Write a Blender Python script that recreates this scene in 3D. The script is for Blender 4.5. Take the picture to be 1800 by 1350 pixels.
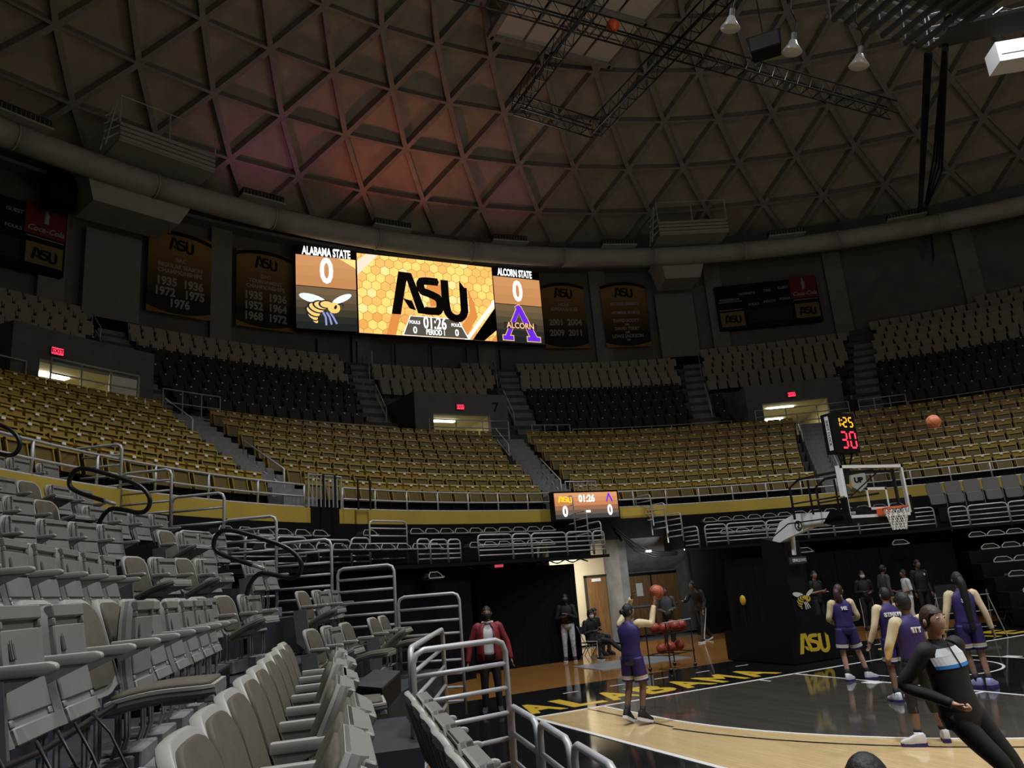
import bpy, bmesh, math, random
from math import sin, cos, pi, radians as rad, sqrt, atan2, hypot
from mathutils import Vector as V, Matrix as M
random.seed(7)
for o in list(bpy.data.objects): bpy.data.objects.remove(o)
SC = bpy.context.scene; COL = SC.collection

# ------------------------------------------------------------------ camera
EYE = V((-13.641, 1.913, 2.223))
RT, UP, FW = V((0.90331, -0.42146, -0.08000)), V((-0.03499, -0.25825, 0.96544)), V((0.42755, 0.86930, 0.24803))
cam = bpy.data.cameras.new('camera'); camo = bpy.data.objects.new('camera', cam); COL.objects.link(camo)
m = M((RT, UP, -FW)).transposed().to_4x4(); m.translation = EYE
camo.matrix_world = m
cam.sensor_width = 36; cam.lens = 36*1352.6/1800; cam.clip_start = .05; cam.clip_end = 300
SC.camera = camo
# ------------------------------------------------------------------ world, lights, exposure
W = bpy.data.worlds.new('world'); SC.world = W; W.use_nodes = True
W.node_tree.nodes['Background'].inputs[0].default_value = (.8, .82, .85, 1)
W.node_tree.nodes['Background'].inputs[1].default_value = .02
SC.view_settings.view_transform = 'Standard'; SC.view_settings.look = 'None'
SC.view_settings.gamma = 1; SC.view_settings.use_curve_mapping = False
SC.view_settings.exposure = 0.0
SC.cycles.use_denoising = True
SC.cycles.max_bounces = 6; SC.cycles.diffuse_bounces = 3; SC.cycles.glossy_bounces = 3
SC.cycles.transmission_bounces = 4; SC.cycles.transparent_max_bounces = 8
SC.cycles.sample_clamp_indirect = 4; SC.cycles.caustics_reflective = False; SC.cycles.caustics_refractive = False
COURT_W, SPREAD = 820, 104
def area(name, loc, target, size, power, color=(.98, .985, 1), spread=SPREAD):
    l = bpy.data.lights.new(name, 'AREA'); l.shape = 'DISK'; l.size = size; l.energy = power; l.color = color; l.spread = rad(spread)
    o = bpy.data.objects.new(name, l); COL.objects.link(o); o.location = loc
    o.rotation_euler = (V(target)-V(loc)).to_track_quat('-Z', 'Y').to_euler(); return o
for x in (-9, 9):                                   # the arena's high lamps over the court
    for y in (-16, -6, 4, 13):
        area('arena_lamp_light', (x, y, 22.5), (x*.6, y*.95, 0), 1.2, COURT_W)
for x, y, z, p in ((0, 4, 19, 420), (-17, 6, 15, 170), (17, 8, 15, 200), (0, 24, 13, 190)):   # unseen fill lights, added to lift the dark walls and dome
    l = bpy.data.lights.new('fill_light', 'POINT'); l.energy = p; l.color = (1, .96, .90); l.shadow_soft_size = .5
    o = bpy.data.objects.new('fill_light', l); COL.objects.link(o); o.location = (x, y, z)
def spot(name, loc, target, power, color, size=80, blend=.8, r=.1):
    l = bpy.data.lights.new(name, 'SPOT'); l.energy = power; l.color = color; l.spot_size = rad(size); l.spot_blend = blend; l.shadow_soft_size = r
    o = bpy.data.objects.new(name, l); COL.objects.link(o); o.location = loc
    o.rotation_euler = (V(target)-V(loc)).to_track_quat('-Z', 'Y').to_euler(); return o

# ------------------------------------------------------------------ materials
MATS = {}
def mat(name, col, rough=.6, metal=0., noise=0., nscale=8., bump=0., emit=0., spec=.5, alpha=1., stretch=None, ecol=None):
    if name in MATS: return MATS[name]
    mm = bpy.data.materials.new(name); mm.use_nodes = True; nt = mm.node_tree; b = nt.nodes['Principled BSDF']
    c = (*col, 1)
    b.inputs['Base Color'].default_value = c; b.inputs['Roughness'].default_value = rough; b.inputs['Metallic'].default_value = metal
    b.inputs['Specular IOR Level'].default_value = spec
    if emit: b.inputs['Emission Color'].default_value = (*(ecol or col), 1); b.inputs['Emission Strength'].default_value = emit
    if alpha < 1: b.inputs['Alpha'].default_value = alpha
    if noise or bump:
        tc = nt.nodes.new('ShaderNodeTexCoord'); src = tc.outputs['Object']
        if stretch:
            mp = nt.nodes.new('ShaderNodeMapping'); mp.inputs['Scale'].default_value = stretch; nt.links.new(src, mp.inputs[0]); src = mp.outputs[0]
        n = nt.nodes.new('ShaderNodeTexNoise'); n.inputs['Scale'].default_value = nscale; n.inputs['Detail'].default_value = 4; nt.links.new(src, n.inputs['Vector'])
        if noise:
            r = nt.nodes.new('ShaderNodeValToRGB'); r.color_ramp.elements[0].position = .3; r.color_ramp.elements[1].position = .7
            r.color_ramp.elements[0].color = (*[max(0, x*(1-noise)) for x in col], 1); r.color_ramp.elements[1].color = (*[min(1, x*(1+noise)) for x in col], 1)
            nt.links.new(n.outputs['Fac'], r.inputs[0]); nt.links.new(r.outputs[0], b.inputs['Base Color'])
        if bump:
            bp = nt.nodes.new('ShaderNodeBump'); bp.inputs['Strength'].default_value = bump; bp.inputs['Distance'].default_value = .02
            nt.links.new(n.outputs['Fac'], bp.inputs['Height']); nt.links.new(bp.outputs[0], b.inputs['Normal'])
    MATS[name] = mm; return mm
def wood(name, c0, c1, rough, plank=(.07, 2.2), ang=90):
    mm = bpy.data.materials.new(name); mm.use_nodes = True; nt = mm.node_tree; b = nt.nodes['Principled BSDF']; L = nt.links.new
    tc = nt.nodes.new('ShaderNodeTexCoord'); mp = nt.nodes.new('ShaderNodeMapping'); mp.inputs['Rotation'].default_value = (0, 0, rad(ang)); L(tc.outputs['Object'], mp.inputs[0])
    br = nt.nodes.new('ShaderNodeTexBrick'); br.inputs['Scale'].default_value = 1; br.inputs['Brick Width'].default_value = plank[1]; br.inputs['Row Height'].default_value = plank[0]
    br.inputs['Mortar Size'].default_value = .0015; br.inputs['Color1'].default_value = (*c0, 1); br.inputs['Color2'].default_value = (*c1, 1)
    br.inputs['Mortar'].default_value = (*[x*.5 for x in c0], 1); br.offset = .37; L(mp.outputs[0], br.inputs['Vector'])
    m2 = nt.nodes.new('ShaderNodeMapping'); m2.inputs['Scale'].default_value = (1, 14, 1); L(mp.outputs[0], m2.inputs[0])
    n = nt.nodes.new('ShaderNodeTexNoise'); n.inputs['Scale'].default_value = 2.2; n.inputs['Detail'].default_value = 5; L(m2.outputs[0], n.inputs['Vector'])
    mx = nt.nodes.new('ShaderNodeMix'); mx.data_type = 'RGBA'; mx.blend_type = 'MULTIPLY'; mx.inputs['Factor'].default_value = .35
    L(br.outputs['Color'], mx.inputs[6]); L(n.outputs['Fac'], mx.inputs[7]); L(mx.outputs[2], b.inputs['Base Color'])
    b.inputs['Roughness'].default_value = rough; b.inputs['Specular IOR Level'].default_value = .5
    MATS[name] = mm; return mm
def emi(name, col, s=1.): return mat(name, (.01, .01, .01), .5, emit=s, ecol=col)
BLACK = mat('black_paint', (.005, .005, .006), .5, spec=.25)
DRAPE = mat('black_drape', (.006, .006, .007), .9, spec=.1, noise=.3, nscale=3, bump=.3, stretch=(6, 6, .4))
CONC = mat('concrete', (.15, .155, .16), .85, noise=.25, nscale=2.5, bump=.15)
CONC_D = mat('dark_concrete', (.085, .09, .095), .85, noise=.25, nscale=2.5, bump=.15)
WALLM = mat('dark_wall_paint', (.155, .155, .16), .9, noise=.12, nscale=1.2)
PILM = mat('pilaster_paint', (.215, .22, .23), .85, noise=.1, nscale=2)
DOMEP = mat('dome_panel', (.37, .345, .29), .85, noise=.10, nscale=1.5)
DOMES = mat('dome_rib', (.27, .26, .25), .7, noise=.15, nscale=4)
DUCT = mat('duct_paint', (.36, .355, .345), .6, noise=.08, nscale=2)
GOLD = mat('gold_seat', (.29, .195, .022), .42, noise=.12, nscale=5)
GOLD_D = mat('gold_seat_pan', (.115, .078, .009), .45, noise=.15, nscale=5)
FASC = mat('yellow_fascia', (.50, .36, .06), .5, noise=.08, nscale=1)
BSEAT = mat('black_seat', (.012, .013, .014), .5, noise=.2, nscale=6)
TAUPE = mat('taupe_seat', (.30, .275, .245), .6, noise=.12, nscale=5)
SHELL = mat('beige_shell', (.205, .205, .192), .42, noise=.06, nscale=9)
SHELL2 = mat('beige_shell_edge', (.36, .355, .33), .42, noise=.06, nscale=9)
CUSH = mat('brown_cushion', (.088, .077, .056), .75, noise=.12, nscale=14, bump=.1)
PIPE = mat('galvanised_pipe', (.48, .49, .51), .45, metal=.25, noise=.1, nscale=6)
STEEL = mat('grey_steel', (.22, .225, .23), .5, metal=.3, noise=.15, nscale=5)
BEAM = mat('grey_beam', (.17, .175, .18), .65, noise=.15, nscale=6)
DECK = mat('dark_blue_deck', (.032, .036, .045), .5, noise=.3, nscale=2.5)
RUB = mat('black_rubber', (.008, .008, .009), .4)
PLATE = mat('white_plate', (.75, .75, .72), .35)
WHITE = mat('white_paint', (.86, .88, .90), .4)
CREAM = mat('cream_block', (.62, .55, .40), .8, noise=.06, nscale=2)
DOORW = mat('door_wood', (.20, .105, .04), .5, noise=.3, nscale=3, stretch=(6, 6, .6))
SKIN_D = mat('dark_skin', (.19, .105, .072), .5); SKIN_L = mat('light_skin', (.52, .31, .23), .5); SKIN_M = mat('brown_skin', (.30, .18, .125), .5)
HAIR = mat('black_hair', (.008, .007, .007), .6, noise=.4, nscale=40, bump=.4); HAIRB = mat('dark_brown_hair', (.045, .022, .014), .55, noise=.4, nscale=40, bump=.3)
PURP = mat('purple_jersey', (.030, .015, .125), .65, noise=.1, nscale=20); VEGAS = mat('pale_gold_sleeve', (.62, .52, .33), .7, noise=.06, nscale=20)
NAVY = mat('black_cloth', (.008, .008, .010), .75, noise=.3, nscale=15); RED = mat('maroon_jacket', (.19, .012, .022), .6, noise=.12, nscale=12)
WCL = mat('white_cloth', (.62, .64, .67), .75, noise=.06, nscale=15); BLUE = mat('blue_stripe', (.03, .22, .62), .6)
JEAN = mat('pale_jeans', (.50, .55, .60), .8, noise=.3, nscale=14); ORNG = mat('orange_ball', (.40, .10, .05), .55, noise=.12, nscale=30, bump=.2)
RIMO = mat('orange_rim', (.75, .12, .03), .4); GREYC = mat('grey_cloth', (.055, .06, .065), .8)

# ------------------------------------------------------------------ mesh builder
class MB:
    def __init__(s): s.v = []; s.f = []; s.m = []; s.ms = []; s.cur = 0
    def mat(s, mm):
        if mm not in s.ms: s.ms.append(mm)
        s.cur = s.ms.index(mm); return s
    def add(s, vs, fs):
        k = len(s.v); s.v += [tuple(v) for v in vs]; s.f += [tuple(i+k for i in f) for f in fs]; s.m += [s.cur]*len(fs); return s
    def hexa(s, p):  # 8 points: bottom 4 ccw, top 4
        return s.add(p, [(3, 2, 1, 0), (4, 5, 6, 7), (0, 1, 5, 4), (1, 2, 6, 5), (2, 3, 7, 6), (3, 0, 4, 7)])
    def box(s, x0, x1, y0, y1, z0, z1):
        return s.hexa([(x0, y0, z0), (x1, y0, z0), (x1, y1, z0), (x0, y1, z0), (x0, y0, z1), (x1, y0, z1), (x1, y1, z1), (x0, y1, z1)])
    def bar(s, a, b, w, h, up=(0, 0, 1)):
        a, b = V(a), V(b); d = (b-a).normalized(); u = V(up)
        if abs(d.dot(u)) > .98: u = V((1, 0, 0))
        x = d.cross(u).normalized()*w/2; y = x.cross(d).normalized()*h/2
        return s.hexa([a-x-y, a+x-y, b+x-y, b-x-y, a-x+y, a+x+y, b+x+y, b-x+y])
    def tube(s, pts, r, n=6, closed=False, caps=True, radii=None):
        pts = [V(p) for p in pts]; N = len(pts); u = None; vs = []
        for i, p in enumerate(pts):
            a = pts[(i-1) % N] if (i or closed) else p; b = pts[(i+1) % N] if (i < N-1 or closed) else p
            d = (b-a).normalized()
            if u is None: u = d.orthogonal().normalized()
            else:
                u = u-d*u.dot(d)
                u = u.normalized() if u.length > 1e-6 else d.orthogonal().normalized()
            w = d.cross(u); rr = radii[i] if radii else r
            vs += [p+(u*cos(2*pi*k/n)+w*sin(2*pi*k/n))*rr for k in range(n)]
        fs = []
        for i in range(N if closed else N-1):
            j = (i+1) % N
            fs += [(i*n+k, i*n+(k+1) % n, j*n+(k+1) % n, j*n+k) for k in range(n)]
        if caps and not closed: fs += [tuple(range(n))[::-1], tuple(range((N-1)*n, N*n))]
        return s.add(vs, fs)
    def rings(s, rings, caps=True):  # list of equal-length closed loops
        n = len(rings[0]); vs = [p for r in rings for p in r]; fs = []
        for i in range(len(rings)-1): fs += [(i*n+k, i*n+(k+1) % n, (i+1)*n+(k+1) % n, (i+1)*n+k) for k in range(n)]
        if caps: fs += [tuple(range(n))[::-1], tuple(range((len(rings)-1)*n, len(rings)*n))]
        return s.add(vs, fs)
    def lathe(s, prof, c=(0, 0, 0), n=16, caps=True):
        return s.rings([[(c[0]+r*cos(2*pi*k/n), c[1]+r*sin(2*pi*k/n), c[2]+z) for k in range(n)] for r, z in prof], caps)
    def prism(s, poly, fn, d0, d1):  # poly of 2d points mapped with fn(u, v, d)
        return s.rings([[fn(u, v, d0) for u, v in poly], [fn(u, v, d1) for u, v in poly]])
    def poly(s, pts): return s.add(pts, [tuple(range(len(pts)))])
    def sphere(s, c, r, n=12, k=8, sc=(1, 1, 1)):
        return s.rings([[(c[0]+sc[0]*r*sin(pi*(i+.02)/(k+.04))*cos(2*pi*j/n), c[1]+sc[1]*r*sin(pi*(i+.02)/(k+.04))*sin(2*pi*j/n), c[2]+sc[2]*r*-cos(pi*(i+.02)/(k+.04))) for j in range(n)] for i in range(k+1)])
    def arcwall(s, c, R0, R1, z0, z1, a0, a1, n):  # solid arc between radii and heights (deg)
        rs = []
        for i in range(n+1):
            a = rad(a0+(a1-a0)*i/n); cx, cy = c[0], c[1]; q = lambda R, z: (cx+R*cos(a), cy+R*sin(a), z)
            rs.append([q(R0, z0), q(R1, z0), q(R1, z1), q(R0, z1)])
        return s.rings(rs)
    def mesh(s, name, smooth=False):
        me = bpy.data.meshes.new(name); me.from_pydata(s.v, [], s.f)
        for mm in s.ms: me.materials.append(mm)
        if len(s.ms) > 1: me.polygons.foreach_set('material_index', s.m)
        if smooth: me.polygons.foreach_set('use_smooth', [True]*len(s.f))
        me.update(); return me
    def obj(s, name, parent=None, smooth=False, **k): return link(name, s.mesh(name, smooth), parent, **k)
def mb(mm): return MB().mat(mm)
def fixn(me):
    b = bmesh.new(); b.from_mesh(me); bmesh.ops.recalc_face_normals(b, faces=b.faces); b.to_mesh(me); b.free(); return me
def bev(me, w=.006, seg=2, ang=40):
    b = bmesh.new(); b.from_mesh(me); bmesh.ops.recalc_face_normals(b, faces=b.faces)
    es = [e for e in b.edges if len(e.link_faces) == 2 and e.calc_face_angle(0) > rad(ang)]
    bmesh.ops.bevel(b, geom=es, offset=w, segments=seg, affect='EDGES', profile=.5, clamp_overlap=True); b.to_mesh(me); b.free(); return me
def link(name, data, parent=None, loc=None, mw=None, **k):
    o = bpy.data.objects.new(name, data); COL.objects.link(o)
    if parent: o.parent = parent
    if loc is not None: o.location = loc
    if mw is not None: o.matrix_basis = mw
    for a, b in k.items(): o[a] = b
    return o
def thing(name, label, cat, loc=(0, 0, 0), rotz=0, group=None):
    o = bpy.data.objects.new(name, None); COL.objects.link(o); o.location = loc; o.rotation_euler = (0, 0, rotz); o.empty_display_size = .1
    o['label'] = label; o['category'] = cat
    if group: o['group'] = group
    return o
def tag(o, label, cat, group=None):
    o['label'] = label; o['category'] = cat
    if group: o['group'] = group
    return o
def struct(o): o['kind'] = 'structure'; return o
def text_mesh(body, size, bold=0., sx=1., ext=.004, align='CENTER', shear=0., sp=1.):
    cu = bpy.data.curves.new('t', 'FONT'); cu.body = body; cu.size = size; cu.extrude = ext; cu.offset = bold; cu.align_x = align; cu.align_y = 'CENTER'; cu.shear = shear; cu.space_character = sp; cu.resolution_u = 3
    o = bpy.data.objects.new('t', cu); COL.objects.link(o)
    dg = bpy.context.evaluated_depsgraph_get(); me = bpy.data.meshes.new_from_object(o.evaluated_get(dg))
    bpy.data.objects.remove(o); bpy.data.curves.remove(cu)
    if sx != 1: me.transform(M.Diagonal((sx, 1, 1, 1)))
    return me
def text(name, body, size, mm, parent, mw, **k):
    me = text_mesh(body, size, **k); me.materials.clear(); me.materials.append(mm); return link(name, me, parent, mw=mw)
def frame(o, x, y):  # matrix with local x,y axes
    x, y = V(x).normalized(), V(y).normalized(); z = x.cross(y); mm = M((x, y, z)).transposed().to_4x4(); mm.translation = V(o); return mm
def strokes(b, path, w, fn, d0, d1):
    t = (d1-d0)*.06; n = len(path)-1
    for i, ((x0, y0), (x1, y1)) in enumerate(zip(path, path[1:])):
        L = hypot(x1-x0, y1-y0); ux, uy = (x1-x0)/L, (y1-y0)/L; px, py = -uy*w/2, ux*w/2
        b.prism([(x0-px, y0-py), (x1-px, y1-py), (x1+px, y1+py), (x0+px, y0+py)], fn, d0, d1+t*(i % 2))
        if i < n-1: b.prism([(x1+w/2*cos(2*pi*k/12), y1+w/2*sin(2*pi*k/12)) for k in range(12)], fn, d0, d1+t*(2+i % 2))
def sm(P, it=1):
    for _ in range(it): P = [P[0]]+[tuple(u+(v-u)*f for u, v in zip(a, c)) for a, c in zip(P, P[1:]) for f in (.25, .75)]+[P[-1]]
    return P
def letters_asu(b, fn, d0, d1):  # unit box 0..1.6 x 0..1
    g = lambda pts: [((x-688)/320, (590-y)/320) for x, y in pts]
    T = (d1-d0)*.1
    for q, p in enumerate(([(688, 565), (742, 275), (820, 278), (790, 345), (745, 565)], [(780, 278), (826, 280), (905, 515), (1000, 520), (1000, 552), (858, 548)], [(765, 455), (822, 468), (845, 530), (805, 520)])):
        b.prism(g(p)[::-1], fn, d0, d1+T*q)
    strokes(b, g(sm([(1000, 324), (925, 322), (880, 330), (885, 395), (945, 410), (1010, 440), (1006, 520), (960, 528), (905, 526)])), .16, fn, d0, d1+T*4)
    strokes(b, g(sm([(1045, 305), (1046, 470), (1060, 545), (1125, 572), (1172, 530), (1172, 450), (1172, 345)])), .16, fn, d0, d1+T*6)
    b.prism(g([(1148, 300), (1198, 370), (1198, 400), (1146, 360)])[::-1], fn, d0, d1+T*8)
def bezel(w, t): pass
def inview(p):
    d = V(p)-EYE; z = d.dot(FW)
    if z < .2: return None
    return 900+1352.6*d.dot(RT)/z, 675-1352.6*d.dot(UP)/z, z
CB = (0., 6.3)
def pol(c, R, az, z=0.): a = rad(az); return V((c[0]+R*cos(a), c[1]+R*sin(a), z))
# ------------------------------------------------------------------ floor and court
O2 = (0., 0.)
def flat(b, pts, z0, z1): b.prism(pts, lambda u, v, d: (u, v, d), z0, z1)
def rect(x0, x1, y0, y1): return [(x0, y0), (x1, y0), (x1, y1), (x0, y1)]
APRON = wood('orange_hardwood', (.36, .165, .045), (.31, .14, .04), .11); MAPLE = wood('pale_maple', (.72, .53, .27), (.66, .48, .24), .11)
STAIN = wood('dark_stained_wood', (.075, .066, .055), (.06, .053, .045), .08); PAINTB = mat('black_court_paint', (.009, .009, .010), .07); LINE = mat('white_line', (.75, .76, .74), .25)
GOLDP = mat('gold_paint', (.60, .42, .045), .22)
b = mb(APRON); flat(b, rect(-12.5, 12.5, -24, 24), -.06, 0); FLOOR = struct(b.obj('floor'))
b = mb(CONC_D); flat(b, [tuple(pol(O2, 40.4, a)[:2]) for a in range(0, 360, 5)], -.2, -.062); struct(b.obj('floor_slab'))
def paint(name, mm, pts, k, label=None):
    b = mb(mm); flat(b, pts, 0, .002*k); o = b.obj(name, FLOOR)
    if label: o['label'] = label
    return o
def ring_pts(cx, cy, r0, r1, a0, a1, n=48):
    A = [rad(a0+(a1-a0)*i/n) for i in range(n+1)]
    return [[(cx+r0*cos(a), cy+r0*sin(a)), (cx+r1*cos(a), cy+r1*sin(a))] for a in A]
def arcline(name, mm, cx, cy, r0, r1, a0, a1, k, n=48):
    b = mb(mm); q = ring_pts(cx, cy, r0, r1, a0, a1, n)
    for (p0, p1), (p2, p3) in zip(q, q[1:]): flat(b, [p0, p1, p3, p2], 0, .002*k)
    return b.obj(name, FLOOR)
paint('court_border', PAINTB, rect(-10.0, 10.0, -17.2, 17.2), 1); paint('court_surface', MAPLE, rect(-7.62, 7.62, -14.33, 14.33), 2)
for s in (1, -1):
    pts = [(-6.27, s*14.33), (6.27, s*14.33)]+[(6.3*cos(rad(a)), s*(12.73-6.3*sin(rad(a)))) for a in range(5, 176, 5)]
    paint('stained_area', STAIN, pts if s < 0 else pts[::-1], 3)
    arcline('court_line', LINE, 0, s*12.73, 6.27, 6.33, *((180, 360) if s > 0 else (0, 180)), 5)
    arcline('court_line', PAINTB, 0, s*12.73, 6.72, 6.76, *((188, 352) if s > 0 else (8, 172)), 5)
    for x in (-6.3, 6.3): paint('court_line', LINE, rect(x-.03, x+.03, *sorted((s*12.73, s*14.33))), 5)
    for x in (-6.6, 6.6): paint('court_line', PAINTB, rect(x-.02, x+.02, *sorted((s*11.9, s*14.33))), 5)
    paint('lane', PAINTB, rect(-1.83, 1.83, *sorted((s*8.53, s*14.33))), 4)
    for x in (-1.83, 1.83):
        paint('court_line', LINE, rect(x-.03, x+.03, *sorted((s*8.53, s*14.33))), 5); sg = 1 if x > 0 else -1
        x0, x1 = sorted((x+sg*.04, x+sg*.24)); paint('lane_block', LINE, rect(x0, x1, *sorted((s*12.2, s*12.5))), 5)
        for yy in (11.3, 10.4, 9.5): paint('lane_mark', LINE, rect(x0, x1, *sorted((s*yy, s*(yy-.05)))), 5)
        paint('court_line', LINE, rect(min(x*.667, x*.667+.05*sg), max(x*.667, x*.667+.05*sg), *sorted((s*12.73, s*13.11))), 5)
        paint('baseline_mark', LINE, rect(min(x+sg*.91, x+sg*.96), max(x+sg*.91, x+sg*.96), *sorted((s*14.0, s*14.3))), 5)
    arcline('court_line', LINE, 0, s*12.73, 1.22, 1.27, *((180, 360) if s > 0 else (0, 180)), 5, 24)
    paint('court_line', LINE, rect(-1.83, 1.83, *sorted((s*8.50, s*8.55))), 5); arcline('court_line', LINE, 0, s*8.53, 1.80, 1.85, *((180, 360) if s > 0 else (0, 180)), 5, 24)
    paint('court_line', LINE, rect(-7.67, 7.67, *sorted((s*14.30, s*14.38))), 5)
    for k in range(11):
        if abs(-7.4+1.1*k) < 7: paint('apron_dash', LINE, rect(-7.1+1.1*k, -6.75+1.1*k, *sorted((s*16.3, s*16.34))), 3)
for x in (-7.645, 7.645): paint('court_line', LINE, rect(x-.04, x+.04, -14.37, 14.37), 5)
paint('court_line', LINE, rect(-7.6, 7.6, -.03, .03), 5); arcline('court_line', LINE, 0, 0, 1.78, 1.83, 0, 360, 5)
for word, x0, x1 in (('ALABAMA', -7.55, -1.75), ('STATE', 1.9, 6.6)):
    n = len(word); w = (x1-x0)/n
    for i, ch in enumerate(word):
        me = text_mesh(ch, 1.0, bold=.035, ext=.002); xs = [v.co.x for v in me.vertices]; ys = [v.co.y for v in me.vertices]
        me.transform(M.Translation((-(min(xs)+max(xs))/2, -(min(ys)+max(ys))/2, 0))); me.transform(M.Diagonal((.86*w/(max(xs)-min(xs)), 1.02/(max(ys)-min(ys)), 1, 1)))
        me.materials.clear(); me.materials.append(GOLDP); link('floor_letter', me, FLOOR, loc=(x0+w*(i+.5), 15.2, .003), label='gold painted letter')
# ------------------------------------------------------------------ bowl
YR, YZ, YT, YH, YN = 18.5, 4.37, .95, .51, 7          # gold rows
UR, UZ, UT, UH = 27.0, 8.65, .78, .57                  # upper rows
WK = 7.55
def revolve(b, prof, a0, a1, c=CB):
    n = max(2, int((a1-a0)/3)); b.rings([[tuple(pol(c, r, a0+(a1-a0)*i/n, z)) for r, z in prof] for i in range(n+1)])
low = [(17.72, 3.4), (17.72, YZ-.08)]
for k in range(YN): low += [(YR-.62+YT*k, YZ+YH*k-.08 if k == 0 else YZ+YH*(k-1)), (YR-.62+YT*k, YZ+YH*k)]
low += [(24.75, YZ+YH*6), (24.75, WK), (26.3, WK), (26.3, 3.4)]
b = mb(CONC_D); revolve(b, low, -5, 185); struct(fixo := b.obj('floor_lower_bowl')); fixn(fixo.data)
def up(j0, j1, base):
    p = [(UR-.5+UT*j0, base)]
    for j in range(j0, j1): p += [(UR-.5+UT*j, UZ+UH*j), (UR-.5+UT*(j+1), UZ+UH*j)]
    return p+[(UR-.5+UT*j1, base)]
VOMS = [(126.2, 3.1, 'left'), (92.8, 3.0, 'middle'), (57.3, 3.3, 'right')]     # azimuth, half width of the opening, side
BLK = 4.9
segs = [(-5, 57.3-BLK), (57.3+BLK, 93.0-BLK), (93.0+BLK, 126.2-BLK), (126.2+BLK, 185)]
b = mb(CONC_D)
for a0, a1 in segs: revolve(b, up(0, 13, WK-.3), a0, a1)
for az, hw, s in VOMS: revolve(b, up(4, 13, 10.3), az-BLK-.02, az+BLK+.02)
o = struct(b.obj('floor_upper_bowl')); fixn(o.data)
b = mb(FASC); b.arcwall(CB, 17.62, 17.8, 3.97, 4.33, -5, 121.5, 60); b.arcwall(CB, 17.62, 17.8, 3.97, 4.33, 124.6, 185, 30)
struct(b.obj('trim_1', label='yellow fascia band along the front of the gold seats')); fixn(bpy.data.objects['trim_1'].data)
b = mb(BLACK); b.arcwall(CB, 17.55, 17.75, 3.3, 3.96, -5, 185, 60); b.arcwall(CB, 17.6, 17.85, 3.3, 4.36, 121.5, 124.6, 2); fixn(struct(b.obj('trim_2')).data)
# aisle steps
LOWA = [(157.5, 154), (124.6, 121.2), (93.1, 89.6), (60.2, 56.9), (27, 23.7)]
UPA = [(134, 131.2), (119.8, 117), (100.2, 96.6), (85.1, 82.3), (66.2, 63.4), (49.8, 47), (33, 30)]
def lerp(a, b, t): return a+(b-a)*t
STEP = mat('aisle_step_concrete', (.20, .205, .21), .8, noise=.2, nscale=4)
SB = struct(link('floor_aisles', None)); SB.empty_display_size = .1
def steps(R0, R1, z0, zh, tr, aa, nrow):
    for k in range(nrow*2):
        R = R0+tr*k/2; a = rad(lerp(*aa, min(1, max(0, k/(2*nrow-1))))); z = z0+zh*k/2
        me = mb(STEP).box(-.55, .55, -.02, tr/2+.03, -.25, 0).mesh('step'); o = link('step', me, SB); o.location = pol(CB, R, math.degrees(a), z+.02); o.rotation_euler = (0, 0, a-pi/2)
for aa in LOWA[1:4]: steps(YR-.55, 24.8, YZ+YH/2, YH, YT, aa, YN)
for aa in UPA[1:6]: steps(UR-.45, 34, UZ+.02, UH, UT, aa, 9)
# wall with pilasters
b = mb(WALLM); b.arcwall(O2, 40.3, 40.7, 7.0, 22.0, 0, 360, 70); WALL = struct(b.obj('wall_round')); fixn(WALL.data)
for k in range(-6, 8):
    az = 90+5.143+10.286*k; b = mb(PILM).box(-.5, .5, -.35, .02, 7.5, 20.3)
    o = link('pilaster', b.mesh('pilaster'), WALL); o.location = pol(O2, 40.3, az, 0); o.rotation_euler = (0, 0, rad(az-90))
b = mb(BEAM)
for z, r0, r1 in ((19.95, 39.5, 40.3), (20.35, 39.1, 40.3)): b.arcwall(O2, r0, r1, z, z+.16, -5, 185, 70)
fixn(struct(b.obj('trim_3', label='ledge rails round the top of the wall')).data)
# wall service niches below the plenums
for az in (112.4, 68.0):
    b = mb(PILM).box(-1.15, 1.15, -.5, 0, 13.2, 18.3); o = struct(b.obj('trim_5')); o.location = pol(O2, 40.3, az); o.rotation_euler = (0, 0, rad(az-90))
    b = mb(DRAPE).box(-.9, .9, -1.2, -.5, 12.9, 14.1); o = struct(b.obj('trim_6')); o.location = pol(O2, 40.3, az); o.rotation_euler = (0, 0, rad(az-90))
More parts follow.
